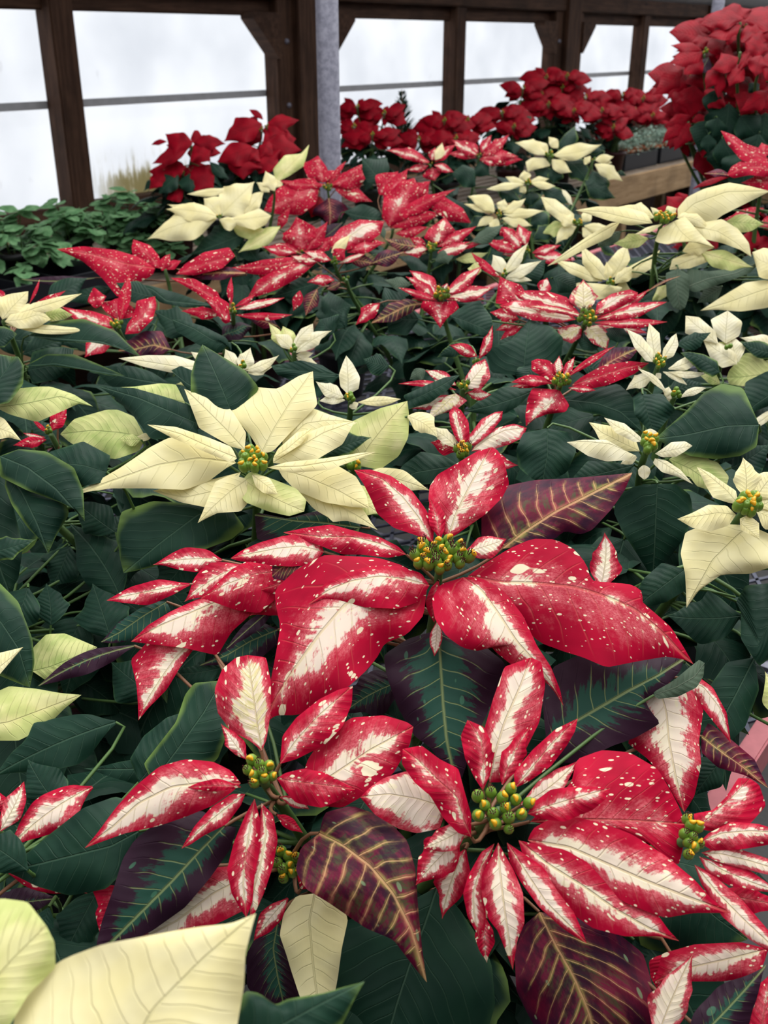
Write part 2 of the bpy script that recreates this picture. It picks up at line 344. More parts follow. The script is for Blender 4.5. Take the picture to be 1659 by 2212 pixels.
DATA = """
P red and cream marbled poinsettia with the largest flower head in front centre|marbled|b0
H 952,1208 .80 t36 cy24,66,36
m 1005,1192 1094,1164 20/26 c.75 l z.6
m 950,1165 928,1075 16/18 c.2 l
m M 928,1265 880,1252 820,1245 760,1255 710,1275 667,1305 A 905,1300 860,1315 790,1312 740,1300 700,1292 B 910,1238 860,1222 800,1222 740,1240 700,1262 c.42 h0,5,0 z.4
m M 1000,1247 1040,1275 1080,1330 1115,1385 1155,1430 1190,1475 1217,1525 A 1040,1248 1090,1278 1130,1330 1160,1395 1190,1440 1210,1490 B 950,1262 932,1295 940,1340 965,1375 1000,1400 1040,1408 1052,1385 1070,1408 1110,1440 1160,1455 1195,1490 c.5 h0,10,-8 z.3
m M 935,1172 905,1120 870,1075 825,1035 765,1015 A 895,1155 850,1140 815,1110 800,1075 785,1045 B 938,1140 920,1100 890,1060 845,1028 800,1014 c.4 h0,6,2
m M 966,1168 985,1110 1015,1050 1045,995 1062,966 A 940,1120 925,1080 928,1050 945,1025 985,1002 1030,975 B 1000,1145 1050,1110 1085,1075 1100,1045 1090,1000 1075,972 c.5 h0,6,4
m M 1010,1245 1080,1258 1160,1260 1240,1268 1300,1285 1370,1315 1430,1365 1470,1410 1498,1435 A 1040,1222 1100,1185 1150,1163 1200,1165 1240,1185 1268,1220 1277,1255 1365,1262 1390,1278 1385,1300 1408,1318 1450,1355 1478,1400 B 1060,1290 1120,1350 1170,1390 1220,1408 1260,1420 1310,1442 1380,1428 1440,1418 1480,1425 c.36 h0,9,-6
m M 922,1275 830,1285 750,1300 690,1370 640,1440 600,1500 568,1567 A 915,1330 880,1370 830,1390 815,1420 790,1450 745,1490 690,1530 640,1545 595,1545 B 880,1225 820,1205 700,1198 640,1230 592,1275 598,1320 606,1350 598,1400 585,1470 572,1530 c.37 h0,8,-6
m M 878,1198 820,1175 760,1160 690,1160 612,1150 A 840,1205 780,1198 740,1198 690,1178 650,1165 B 860,1180 820,1160 760,1145 715,1133 660,1140 c.38
m M 700,1192 650,1180 600,1185 550,1195 498,1206 A 680,1220 630,1224 590,1222 550,1215 515,1212 B 690,1165 650,1152 610,1158 560,1172 520,1190 c.55
v M 675,1225 640,1218 610,1225 588,1245 A 660,1250 630,1258 605,1252 592,1252 B 665,1205 640,1198 605,1200 588,1222 c.6
m 945,1340 938,1418 12/14 c.75 l z-1
m 946,1255 938,1345 18/16 c.1 z-.6 l
m 700,1230 560,1275 40/30 c.2 z-3.5
m 640,1260 540,1330 40/40 c.3 z-4.5
p 870,1470 735,1545 44/40 z-5.5
g 900,1570 760,1510 44/44 z-7
p M 948,1360 952,1440 957,1520 965,1600 978,1660 990,1703 A 1040,1390 1092,1432 1077,1490 1048,1550 1022,1610 1005,1660 B 880,1380 828,1415 835,1460 860,1530 895,1590 930,1615 965,1665 c.55 h0,6,-4 z-2
v M 1085,1185 1130,1150 1200,1105 1280,1065 1366,1021 A 1040,1170 1040,1100 1089,1050 1154,1037 1244,1032 1329,1025 B 1150,1180 1199,1164 1219,1147 1254,1155 1279,1145 1321,1100 1349,1060 c.55 z-1.5 h0,4,2
m 1297,1268 1306,1150 32/32 t c.75 z-3
p M 1180,1600 1240,1560 1300,1525 1360,1490 1420,1460 1478,1422 A 1170,1500 1195,1440 1250,1415 1320,1415 1400,1415 1450,1413 B 1195,1645 1250,1650 1320,1612 1370,1595 1428,1562 1385,1515 1430,1490 1470,1450 c.55 z-2.5
s M 1412,1502 1460,1485 1500,1462 1522,1432 A 1420,1510 1465,1505 1505,1485 1520,1460 B 1412,1495 1455,1470 1485,1445 1510,1425 z-2
m M 1420,1470 1440,1540 1445,1600 1460,1680 1478,1755 A 1500,1480 1520,1530 1510,1600 1515,1650 1500,1720 B 1385,1510 1378,1560 1355,1605 1400,1640 1440,1690 1465,1735 c.6 z-4
m M 1475,1465 1520,1485 1555,1530 1579,1605 A 1500,1455 1540,1485 1570,1540 B 1470,1490 1510,1520 1550,1570 c.5 z-4.5
v M 1515,1590 1560,1625 1610,1660 1659,1702 A 1530,1560 1580,1598 1630,1640 B 1515,1625 1550,1658 1610,1675 c.5 z-5
m M 600,1235 550,1240 490,1262 434,1292 A 600,1290 560,1325 510,1318 460,1300 B 580,1212 540,1208 500,1230 470,1258 c.3 z-3
m 410,1262 230,1297 24/20 c.5 z-4.2 l
m 520,1222 398,1300 32/30 c.5 z-4
m M 545,1285 480,1295 410,1325 350,1350 283,1386 A 550,1320 500,1365 470,1416 400,1400 330,1392 B 510,1282 440,1288 370,1320 320,1350 c.55 z-4.2
m M 415,1385 380,1420 345,1470 320,1510 299,1556 A 420,1400 390,1440 360,1490 320,1530 B 320,1385 282,1425 295,1480 298,1520 c.55 z-5
p M 360,1300 310,1330 260,1365 218,1387 A 370,1320 330,1370 280,1385 240,1390 B 340,1298 300,1315 255,1345 c.9 z-5.5
p 290,1395 82,1482 26/16 c.2 z-5 l
p 600,1305 488,1402 14/12 c.15 z-3.5 l
p M 600,1360 540,1385 490,1415 430,1438 A 600,1390 560,1425 500,1435 B 570,1345 510,1380 460,1420 c.6 z-5
g 490,1440 362,1456 26/18 z-6
m 480,1210 330,1220 24/24 c.5 z-5.5
H 560,1672 .70 t40 cy9,34,32
m 520,1700 403,1702 11/13 c.2 l z.4
m M 530,1715 490,1745 440,1785 392,1833 A 520,1740 490,1780 440,1805 410,1825 B 500,1715 455,1745 420,1785 405,1810 c.5
m M 550,1725 540,1790 530,1850 525,1910 532,1982 A 562,1770 562,1830 550,1890 545,1950 B 530,1760 505,1820 490,1880 500,1930 520,1965 c.45
m M 520,1692 450,1690 370,1700 300,1735 240,1790 183,1832 A 500,1712 460,1740 400,1765 340,1785 270,1800 220,1818 B 500,1665 460,1645 400,1640 345,1655 290,1700 250,1745 210,1800 c.55 h0,8,-5
m M 565,1735 575,1800 562,1870 545,1930 540,1987 A 590,1760 600,1815 590,1870 570,1930 552,1970 B 560,1780 550,1850 540,1920 c.65
m 532,1640 477,1563 15/18 c.55
m M 598,1682 650,1690 710,1697 767,1705 A 615,1670 655,1660 700,1668 740,1690 B 612,1705 640,1735 695,1745 735,1728 c.33
n M 565,1622 555,1560 545,1490 535,1415 A 540,1600 500,1580 470,1540 463,1490 480,1445 510,1420 B 575,1600 585,1540 585,1470 575,1420 c.55 z-1
m M 605,1650 640,1600 690,1545 762,1482 A 610,1590 640,1550 690,1510 730,1490 B 640,1640 700,1610 740,1570 760,1520 c.35 z-1
m M 640,1720 710,1680 800,1620 893,1570 A 665,1640 700,1590 760,1550 830,1545 880,1560 B 680,1740 740,1745 800,1710 850,1670 885,1610 c.5 z-1.8
m 605,1722 668,1748 10/12 c.7 l z-1
m 598,1760 655,1800 12/12 c.1 z-2
p M 485,1785 430,1840 370,1905 290,1985 210,2065 A 512,1785 500,1830 455,1895 400,1960 330,2010 260,2045 220,2068 B 440,1752 395,1752 340,1775 290,1815 265,1855 245,1920 220,1990 208,2040 c.5 z-2
m M 540,1890 460,1930 380,1990 300,2030 A 540,1960 480,1990 410,2020 350,2040 B 500,1870 420,1880 330,1930 280,1990 c.6 z-3.5
m 300,1920 215,2030 30/60 c.45 z-4
g M 300,1795 240,1828 150,1850 70,1870 5,1880 A 290,1840 265,1885 230,1920 150,1935 80,1915 30,1890 B 290,1735 250,1720 180,1745 110,1800 50,1850 z-3
H 1080,1750 .68 t42 cy14,66,56
m M 1140,1758 1190,1740 1250,1722 1318,1703 A 1150,1735 1190,1705 1250,1698 1295,1700 B 1170,1770 1220,1775 1280,1750 1310,1725 c.35 z.4
m M 1076,1820 1080,1880 1088,1950 1098,2020 1108,2095 A 1090,1845 1110,1880 1130,1930 1133,1995 1118,2030 1113,2060 B 1060,1855 1040,1890 1040,1930 1055,1985 1075,2010 1095,2060 c.68 h0,8,-5 z.3
m M 1095,1820 1140,1890 1180,1950 1220,1990 1268,2038 A 1110,1830 1170,1870 1215,1925 1235,1960 1255,2005 B 1100,1860 1125,1905 1165,1960 1215,2005 1245,2025 c.5 z.1
m M 1120,1815 1180,1865 1260,1915 1330,1965 1400,2005 1467,2033 A 1150,1822 1220,1835 1290,1875 1360,1925 1420,1975 1445,2010 B 1130,1850 1180,1910 1230,1970 1280,2005 1350,2023 1420,2022 c.55 h0,7,-4
m M 1140,1815 1230,1830 1320,1870 1400,1905 1490,1940 1578,1972 A 1150,1790 1190,1768 1250,1765 1320,1785 1365,1802 1440,1850 1500,1900 1540,1945 B 1200,1860 1280,1900 1350,1950 1400,1970 1438,1983 1500,1972 1545,1972 c.58 h0,7,-4
m M 1068,1822 1040,1870 1022,1930 1025,1980 1036,2028 A 1060,1850 1045,1920 1050,1980 1048,2005 B 1040,1840 1012,1890 1000,1930 1010,1980 1028,2012 c.4
m M 1112,1702 1140,1670 1190,1610 1248,1552 A 1110,1670 1150,1620 1200,1575 B 1140,1690 1190,1655 1225,1610 1242,1580 c.4
m 1085,1695 1150,1565 20/22 c.35
m M 1043,1708 1045,1650 1040,1600 1010,1555 A 1025,1680 1005,1640 995,1590 B 1060,1670 1070,1620 1045,1570 c.35
m 1126,1738 1247,1644 24/20 c.85 l z-.6
m M 1018,1808 1000,1770 985,1720 940,1680 900,1640 870,1618 A 990,1800 960,1770 930,1720 895,1690 868,1650 B 1018,1760 1005,1715 990,1660 950,1640 910,1610 c.3 h0,8,0
m M 1058,1690 1065,1640 1090,1560 1125,1480 1147,1420 A 1040,1640 1042,1590 1065,1510 1090,1440 B 1085,1690 1120,1650 1165,1560 1178,1480 1170,1430 c.62 z-1
m M 1145,1775 1250,1770 1360,1772 1479,1780 A 1235,1690 1245,1640 1300,1620 1360,1625 1420,1660 1450,1710 1470,1750 B 1300,1800 1400,1820 1450,1860 1466,1870 1476,1830 c.28 z-2 h0,4,-4
m 1012,1782 915,1832 26/26 c.8 l z-1
m 990,1815 898,1912 40/44 c.45 z-2 t
m M 965,1745 900,1725 840,1715 778,1722 A 950,1790 900,1800 860,1790 810,1760 B 950,1690 880,1665 830,1680 800,1700 c.85 z-2
m 1005,1835 955,1985 34/30 c.55 z-4
m 1050,1985 1052,2080 20/18 c.15 z-4
H 622,1872 .76 t40 cy9,32,38
v M 690,1800 740,1825 800,1870 850,1930 890,2010 922,2122 A 700,1755 760,1740 830,1765 880,1815 898,1880 903,1960 912,2050 B 650,1830 638,1880 660,1920 710,1950 790,2005 850,2030 895,2090 c.8 z4 h0,10,-6
m 622,1940 548,2032 20/20 c.6 l
c M 680,1930 668,1990 676,2080 695,2235 A 735,1950 752,1985 738,2050 730,2110 715,2190 B 640,1935 612,1975 604,2020 618,2060 630,2100 650,2160 675,2210 z-.5
m 650,1920 700,1860 28/30 c.2 z-1
g M 945,1915 920,1990 890,2070 860,2160 820,2300 A 990,1960 1030,2020 1062,2080 1070,2170 1040,2270 B 900,1940 800,1975 740,1990 720,2050 720,2150 760,2270 z-4 h0,4,-4
v M 1165,1970 1200,2040 1240,2110 1270,2180 1300,2290 A 1260,1985 1340,2020 1390,2060 1410,2130 1412,2212 1370,2290 B 1130,2000 1112,2060 1115,2140 1150,2210 1220,2280 c.55 z-2
p M 600,1990 590,2050 600,2110 615,2180 A 630,2030 640,2090 645,2150 B 560,2010 533,2060 533,2130 570,2180 c.45 z-3
g 1370,2030 1410,2140 25/25 z-5
e M 1465,1885 1500,1940 1550,1985 1614,2030 A 1520,1880 1580,1950 1618,2010 B 1380,2000 1380,2040 1420,2060 1500,2062 1570,2045 z-4
P marbled poinsettia cut off by the right edge beside the front centre one|marbled|b0
H 1488,1812 .72 t38 cy9,24,50
m M 1510,1820 1560,1800 1620,1795 1700,1800 A 1530,1800 1580,1775 1640,1780 B 1540,1838 1600,1835 1660,1825 c.45 z.3
m M 1515,1842 1560,1845 1620,1860 1700,1885 A 1545,1832 1600,1835 1660,1855 B 1540,1858 1600,1875 1660,1890 c.75
m M 1510,1850 1560,1880 1620,1905 1690,1930 A 1550,1862 1620,1880 B 1530,1890 1580,1915 1640,1925 c.4
m M 1500,1868 1550,1930 1610,1990 1690,2065 A 1535,1885 1600,1940 1660,2010 B 1515,1910 1560,1980 1620,2030 1659,2055 c.6
m M 1505,1790 1545,1755 1590,1715 1620,1682 A 1497,1758 1540,1750 1568,1722 1595,1680 B 1560,1800 1620,1780 1655,1740 1640,1695 c.3 z-.6
m 1540,1930 1700,1960 24/30 c.15 z-2
m M 1660,2050 1580,2070 1490,2090 1415,2120 A 1640,2110 1560,2120 1480,2120 B 1600,2035 1500,2040 1430,2060 c.6 z-4
m 1420,2240 1497,2060 42/40 t c.85 z-3
p 1480,2270 1656,2083 46/54 c.5 z-2.5
m 1640,2260 1665,2100 55/30 c.1 z-3.5
m 1450,2060 1420,2140 30/30 c.05 z-5
P marbled poinsettia at the lower left edge, half hidden behind dark green leaves|marbled|b1
H -20,1790 .78 t38 cy5,20,20
m 200,1700 15,1838 40/36 c.55 z-.5
m 0,1795 52,1688 22/22 c.7 l
m -20,1760 -10,1700 25/40 c.3
m 10,1880 190,1930 18/20 c.4 z-4
g 60,1880 -60,1800 40/40 z1
p -20,1960 130,1940 30/25 c.2 z-3
g 210,1925 130,2080 40/44 z-3
g 105,1960 85,2040 20/20 z-1
g M 300,1690 340,1640 370,1590 390,1540 A 280,1640 310,1590 360,1550 B 330,1690 370,1640 390,1590 z-5
e M 330,1690 390,1610 440,1540 480,1470 A 310,1650 380,1560 400,1500 420,1475 B 400,1690 470,1640 500,1560 500,1490 z-4
g 130,1745 60,1640 40/50 z-6
g 420,1650 180,1660 30/20 z-7
g 250,1560 -20,1680 50/50 z-7
P pale yellow poinsettia with blurred big petals in the bottom left corner|cream|b2
H 200,2330 .47 t40 cy0
c M 250,2330 330,2180 440,2070 553,1973 A 20,2260 35,2180 80,2110 140,2070 220,2040 300,2025 380,2010 430,2002 500,1995 B 480,2330 510,2230 527,2130 530,2060 545,2000 h0,3,0
k M -100,2250 -40,2150 30,2070 100,2000 A -150,2100 -80,1980 0,1940 60,1948 B 0,2250 60,2150 120,2090 118,2035 h0,3,0 z-.5
e M 480,2300 580,2230 690,2170 788,2120 A 490,2200 530,2140 560,2145 595,2172 620,2158 700,2145 750,2130 B 600,2330 690,2250 740,2212 770,2150 z-4
P large pale yellow poinsettia bloom left of centre behind the front marbled one|cream|b0
H 546,1000 .99 t36 cy17,32,26
c 545,1026 600,1068 14/17 z.5 l
c M 578,1010 650,1008 730,995 812,976 A 620,998 700,990 780,978 B 630,1022 710,1015 780,990 z.3
c M 512,990 450,965 390,938 318,917 A 500,1000 440,975 370,945 B 500,965 450,945 380,922 h0,6,6 z.4
c M 535,1035 500,1060 460,1095 427,1130 A 545,1075 520,1105 470,1108 445,1120 B 500,1025 465,1040 450,1075 438,1105
k M 525,1035 560,1060 610,1085 657,1105 A 540,1018 590,1035 640,1055 662,1080 B 505,1050 530,1085 580,1105 625,1115 z-.2
c M 590,990 620,970 650,945 676,925 A 600,970 640,935 B 610,985 650,960 z.2
c M 590,1000 640,970 700,935 766,911 A 590,985 640,945 700,920 B 620,1003 680,995 740,960
c M 528,972 490,930 445,885 398,840 A 500,965 460,942 430,925 415,885 B 532,935 500,885 460,865 425,850
c M 565,980 590,930 630,865 676,802 A 540,940 510,905 491,864 550,836 600,840 645,812 B 590,975 625,937 662,900 686,874 678,830
c M 510,1000 430,990 340,1005 240,1040 145,1075 A 490,1010 450,1040 400,1058 320,1055 240,1055 190,1062 B 480,965 420,942 365,945 320,968 312,975 260,1010 200,1045 h0,5,-5
c M 600,1012 660,1030 730,1060 797,1098 A 650,1005 720,1000 770,1030 792,1070 B 610,1030 640,1060 700,1085 760,1095
c M 610,960 660,915 710,908 772,913 A 610,930 640,890 665,878 710,895 B 640,960 700,940 740,930 z-1
c M 520,1020 470,1060 400,1075 330,1060 A 500,1070 450,1097 390,1085 B 480,1030 420,1045 370,1050 z-1
c 640,1060 816,1145 30/28 b10 z-1.5
k 740,1055 820,1110 30/40 z-2
e 700,985 803,945 24/18 z-2
c 880,900 945,945 22/20 z-3 b8
H 765,1008 1.04 t50 cy5,14,12
k M 770,1005 800,960 840,910 880,866 A 745,965 757,912 820,882 B 820,1015 862,985 882,945 884,900 z-.5
c 790,1020 930,1060 20/22
H 0,1000 1.05 t36 cy0
e M 500,890 480,840 460,795 437,744 A 445,905 412,850 412,810 422,775 B 535,885 560,838 530,800 480,770 z-1.2 x
g M 425,915 370,890 300,860 212,834 A 430,945 370,950 325,948 290,900 250,860 B 425,895 410,875 360,858 290,838 z-2 x
y M 400,870 340,855 280,840 228,838 A 400,880 340,870 280,850 B 380,830 345,828 290,835 z-4
y M 315,945 260,935 200,930 130,938 A 300,975 250,992 200,985 150,955 B 290,900 255,885 230,885 160,905 z-4
y 305,950 258,950 14/10 z-3
c 330,940 290,945 8/8 z-3
e M 500,1100 430,1110 350,1170 267,1238 A 530,1140 500,1165 420,1195 330,1225 B 440,1090 330,1082 262,1105 252,1150 260,1210 z-4
p M 780,1140 710,1130 640,1125 550,1112 A 720,1160 620,1180 555,1165 B 770,1110 690,1102 620,1120 560,1108 c.7 z-5
g 180,1230 330,1205 24/40 z-8
g M 490,870 440,850 400,825 370,800 A 470,875 420,860 B 500,840 440,810 390,790 z-6
P poinsettia with dark leaves and cream bracts at the left edge middle|cream|b2
H -60,1180 1.0 t36 cy0
e M -40,880 -10,830 20,790 25,770 A -60,800 -30,765 0,765 B 20,870 50,830 52,790 40,770 z-1
y M -10,880 60,870 130,855 201,878 A 20,895 80,912 130,890 170,872 B 30,840 80,835 110,835 160,852 z-3
c M -40,930 0,925 25,935 46,952 A -10,950 20,945 B -10,895 10,905 25,925 z-2
e M 0,985 60,1010 120,1055 183,1126 A 40,970 100,975 160,1010 180,1060 B 0,1030 60,1060 130,1085 170,1105 z-1
g M 230,1020 180,1005 130,1000 75,992 A 230,1040 180,1050 130,1020 B 240,985 180,953 110,975 z-2
e M 15,1010 50,1070 80,1130 104,1196 A 60,1050 140,1080 150,1110 120,1160 B 10,1050 25,1090 60,1140 90,1170 z-2
e -40,1200 78,1165 22/22 z-1
e M -60,1320 0,1340 40,1400 65,1485 A -20,1240 40,1300 70,1380 75,1430 B -60,1420 0,1460 50,1480 z1
y M 70,1450 110,1440 160,1420 210,1398 A 70,1400 100,1370 140,1368 180,1385 B 100,1470 150,1465 190,1420 z-4
k M -40,1570 20,1560 100,1530 176,1501 A -20,1500 20,1482 80,1488 130,1497 B -20,1600 40,1600 100,1570 140,1530 z2 h0,6,-2
c M -40,1460 0,1440 25,1420 50,1398 A -40,1420 0,1410 B -20,1480 5,1450 z3
g 60,1270 20,1370 40/50 z-3
g 110,1350 100,1260 40/34 z-5
g 240,1380 200,1260 50/50 z-7
g M 0,1000 -20,1100 -10,1200 20,1280 A 30,1100 50,1180 40,1250 B -60,1100 -40,1200 0,1270 z-5
g 260,1290 150,1130 50/50 z-8
g 250,1150 160,1080 34/34 z-7
g 150,1180 110,1270 40/40 z-9
g 300,1320 210,1250 40/40 z-9
g 420,1180 330,1290 44/44 z-9
g 210,1190 270,1110 40/36 z-9
g 330,1500 240,1430 50/50 z-9
g 180,1330 120,1440 44/44 z-9
P small dark red poinsettia low between yellow green leaves at the left|marbled|b1
H 108,935 1.22 t40 cy3,7,6
m 112,930 145,878 18/15 c.05
m 100,950 28,962 11/11 c.05
m 105,935 70,905 4/5 l c.05
m 98,945 50,935 5/5 l c.6
m 125,925 130,890 14/12 c.3 z-1
g 130,960 60,900 20/20 z-3
P creamy poinsettia at the right edge with a green yellow bud cluster and drooping petal|cream|b0
H 1612,1097 .90 t38 cy12,30,20
c M 1610,1115 1600,1130 1625,1150 1640,1165 A 1615,1110 1640,1130 B 1598,1120 1600,1145 z.4
c M 1590,1112 1550,1108 1510,1115 1463,1121 A 1575,1135 1535,1148 1495,1140 B 1570,1092 1530,1090 1495,1108 h0,6,0 z.3
c M 1595,1090 1570,1060 1540,1035 1505,1008 A 1570,1085 1540,1075 1525,1050 B 1590,1060 1560,1040 1535,1022
c 1610,1075 1605,988 26/30
c 1630,1080 1680,1015 28/28
c 1640,1095 1720,1060 20/24
c 1635,1105 1700,1150 24/22
c M 1620,1135 1590,1160 1540,1210 1483,1313 A 1700,1170 1680,1220 1620,1240 1560,1240 1510,1275 B 1530,1130 1480,1150 1470,1195 1480,1240 1482,1280 z-1.2 h0,5,-5
g M 1480,1230 1440,1260 1400,1290 1375,1312 A 1490,1270 1440,1300 1400,1312 B 1430,1215 1390,1250 1372,1280 z-7
g 1600,1330 1440,1330 50/46 z-6
g M 1720,1250 1670,1330 1640,1390 1600,1320 A 1690,1400 1640,1440 1600,1380 B 1660,1260 1610,1265 1590,1300 z-4
g M 1630,1420 1590,1500 1540,1590 1520,1640 A 1640,1490 1610,1570 1560,1620 B 1570,1430 1520,1500 1505,1580 z-6
k 1700,1560 1652,1450 30/20 z-4
g 1560,1640 1500,1720 30/40 z-6
P white flowered poinsettia on tall stems right of centre with narrow sparse petals|white|b2
H 1400,965 1.02 t40 cy8,17,18
w M 1375,985 1320,960 1275,955 1224,955 A 1370,993 1310,997 1270,985 B 1345,970 1310,950 1260,950 z.2
w M 1415,980 1440,975 1470,968 1496,963 A 1430,970 1450,955 1480,953 B 1430,988 1460,987 1480,975
w M 1415,990 1440,1005 1470,1025 1497,1046 A 1440,995 1470,1015 B 1410,1000 1430,1020 1465,1030
w M 1385,955 1360,935 1330,920 1305,902 A 1370,955 1330,935 B 1385,945 1350,915
w 1398,950 1418,932 16/18 w
w 1376,988 1340,1003 11/9
w 1391,1005 1392,1036 13/12 w
c M 1382,975 1340,955 1300,935 1272,912 A 1330,975 1295,950 1285,930 B 1370,940 1320,920 z-1
e M 1640,918 1570,920 1480,940 1415,948 A 1635,965 1600,985 1545,992 1490,985 1450,965 B 1620,870 1605,838 1560,828 1520,848 1480,890 1440,925 z-2
g M 1388,852 1398,890 1414,940 A 1430,850 1460,885 1435,915 B 1368,865 1370,895 1400,930 z-3
y M 1445,992 1490,1012 1530,1040 1565,1065 A 1480,970 1510,972 1530,992 1550,998 1575,1030 B 1470,1025 1490,1030 1505,1050 1535,1060 z-3
g M 1182,925 1183,980 1172,1042 A 1235,935 1245,975 1225,1020 1190,1040 B 1130,935 1115,970 1120,1010 1150,1035 z-4
g M 1370,1005 1310,1020 1232,1038 A 1350,1030 1290,1045 B 1340,1000 1270,995 z-3
g M 1420,1045 1417,1110 1414,1180 1410,1256 A 1460,1045 1492,1070 1497,1110 1480,1160 1450,1200 1425,1230 B 1370,1050 1335,1070 1325,1105 1345,1150 1375,1195 1400,1235 z-3 T60
g 1580,1010 1660,960 30/40 z-4
H 1424,786 1.27 t40 cy8,14,14
w M 1412,782 1395,760 1375,740 1354,711 A 1395,780 1370,750 B 1410,755 1385,725
w M 1420,778 1412,755 1408,730 1402,698 A 1405,765 1396,735 B 1428,760 1425,720
w M 1430,780 1445,755 1455,740 1461,720 A 1432,755 1450,728 B 1455,770 1466,745
w 1444,797 1520,765 13/12 l
w 1444,803 1527,806 7/8 l
w 1432,803 1485,832 7/6 l
w 1412,812 1352,843 13/15 z-1
w 1418,806 1428,818 7/7 z.5
g 1462,745 1536,718 12/20 z-3
e M 1555,805 1530,785 1500,768 1470,762 A 1540,815 1510,800 B 1550,780 1520,765 1490,760 z1
g 1440,850 1520,830 20/16 z-3
H 1459,853 1.2 t45 cy4,13,9
w 1440,848 1378,796 7/7 l
w 1440,855 1445,835 10/9
w 1450,862 1432,840 6/9
w 1470,858 1526,838 8/8 l
w 1440,860 1446,868 6/6
P second poinsettia with small white flowers among dark leaves, centre left|white|b1
H 757,862 1.17 t42 cy5,10,9
w M 752,852 752,820 750,790 748,768 A 735,835 732,810 740,785 B 775,840 778,815 762,785
w 742,858 682,824 13/16
w 745,865 690,866 9/11 l
c 774,869 866,862 10/10 l
w 760,868 770,885 10/10
g M 880,868 910,855 950,835 993,810 A 870,855 920,832 960,815 B 880,885 930,870 970,840 z-1
g 840,790 785,775 24/20 z-5
g M 690,860 740,810 640,800 585,790 A 650,830 600,810 B 700,790 650,778 z-4
H 634,757 1.38 t45 cy3,9,9
w M 634,755 645,730 660,715 676,699 A 635,735 650,710 B 655,745 678,725
w 640,762 717,714 12/12
w 630,755 592,722 10/14 z-.5
k 622,752 611,704 16/18 z-1.5
k 612,752 580,697 10/10 z-1
w 640,767 678,762 6/8
w 640,772 690,790 8/8
g 720,720 690,690 44/30 z-3
H 525,795 1.28 t42 cy3,9,9
w M 440,792 380,792 320,782 256,774 A 420,805 370,805 310,792 B 420,780 380,768 320,767
w 518,800 541,751 16/18
w 530,800 603,767 9/12
w 535,806 592,790 10/10
w 508,795 486,754 15/14
w 440,778 412,760 7/7
k 470,800 380,830 16/18 z-2
g M 500,740 460,735 420,710 372,690 A 470,765 420,740 380,715 B 500,760 490,730 440,705 390,690 z-1
P marbled poinsettia with a thin petalled star, right of centre on dark leaves|marbled|b0
H 1212,826 1.23 t40 cy10,18,14
m 1225,815 1328,748 7/7 l c.15 z.4
m 1228,838 1287,843 7/7 l c.4
m 1205,812 1208,768 10/10 c.7
m 1218,815 1242,770 9/9 c.4
m M 1200,815 1185,800 1165,785 1148,780 A 1190,825 1165,810 1148,800 B 1205,795 1185,778 1160,775 c.2
m 1195,828 1104,826 10/12 c.3 l
m M 1235,832 1290,815 1350,795 1402,784 A 1255,815 1300,790 1360,780 B 1260,843 1310,833 1370,808 c.08
m M 1208,842 1190,870 1160,895 1136,921 A 1230,875 1222,890 1180,895 1155,905 B 1150,838 1140,860 1135,895 c.35
m 1190,815 1100,835 8/8 z-1 c.3
g M 1200,862 1290,872 1340,890 1388,933 A 1250,888 1300,897 1350,918 B 1290,840 1335,828 1365,855 z-2
g 1148,846 998,889 22/28 z-2
g 1150,790 1120,840 30/26 z-4
v 1290,800 1385,750 20/24 c.3 z-3
g 1255,790 1330,800 24/20 z-5
H 1000,836 1.2 t42 cy6,13,11
m M 1005,840 1025,815 1042,795 1048,775 A 1005,815 1025,785 B 1040,840 1060,815 1055,790 c.85
m 985,832 918,800 14/14 c.8
m 985,842 860,829 7/7 l c.3
n M 985,850 965,870 945,890 924,906 A 1010,865 985,885 950,895 B 965,855 935,875 c.8
m 992,856 868,882 12/12 c.6 z-1
m 1010,848 1062,852 12/12 c.5 z-1
s 920,800 885,820 14/12 z-3
H 1028,782 1.28 t50 cy2,8,6
m 1035,775 1064,702 9/12 c.5
m 1030,770 970,745 12/13 c.4
m 1020,790 1055,810 16/16 c.8
e 1012,745 944,772 18/12 z-2
H 998,978 1.05 t42 cy7,15,13
m M 1000,965 992,930 985,905 980,878 A 985,950 972,915 970,890 B 1015,945 1012,910 995,885 c.5
m M 1012,965 1035,935 1060,910 1086,888 A 1010,945 1040,905 1070,890 B 1030,960 1060,935 1084,905 c.6
w 990,970 921,921 12/14
m M 1018,975 1050,950 1090,930 1138,924 A 1030,950 1070,925 1110,915 B 1050,975 1100,960 1130,945 c.8
m 1020,985 1120,1005 20/20 c.45
m 985,975 930,955 18/14 c.2 z-1
g M 1000,1010 960,1010 900,1020 845,1042 A 980,1030 930,1045 880,1050 B 960,985 910,975 870,1005 z-4
P marbled poinsettia with a wide star of pointed pink and white petals at right|marbled|b0
H 1266,690 1.55 t42 cy12,20,18
m M 1288,690 1340,675 1390,668 1441,652 A 1310,678 1370,655 1410,652 B 1320,692 1380,685 1410,668 c.6
m 1285,697 1442,695 10/10 l c.35
m M 1285,680 1310,660 1340,640 1378,632 A 1290,655 1320,635 1360,625 B 1310,675 1350,660 1375,645 c.65 z.3
m 1290,684 1403,624 9/10 l c.45
v 1398,630 1470,596 3/3 l c.9
n 1262,673 1260,603 24/24 c.8
m M 1245,690 1190,682 1130,668 1078,660 A 1210,698 1150,692 1110,678 B 1210,660 1160,648 1110,650 c.65
m 1275,688 1130,660 8/6 l c.7 z.5
m M 1250,675 1200,660 1160,648 1110,632 A 1210,672 1150,655 1120,645 B 1225,642 1180,628 1140,627 c.6 z-.5
m M 1135,655 1115,640 1095,620 1080,597 A 1110,662 1070,655 1075,625 B 1140,640 1125,615 1095,605 c.45 z-2
m 1168,632 1182,600 13/13 c.6 z-2
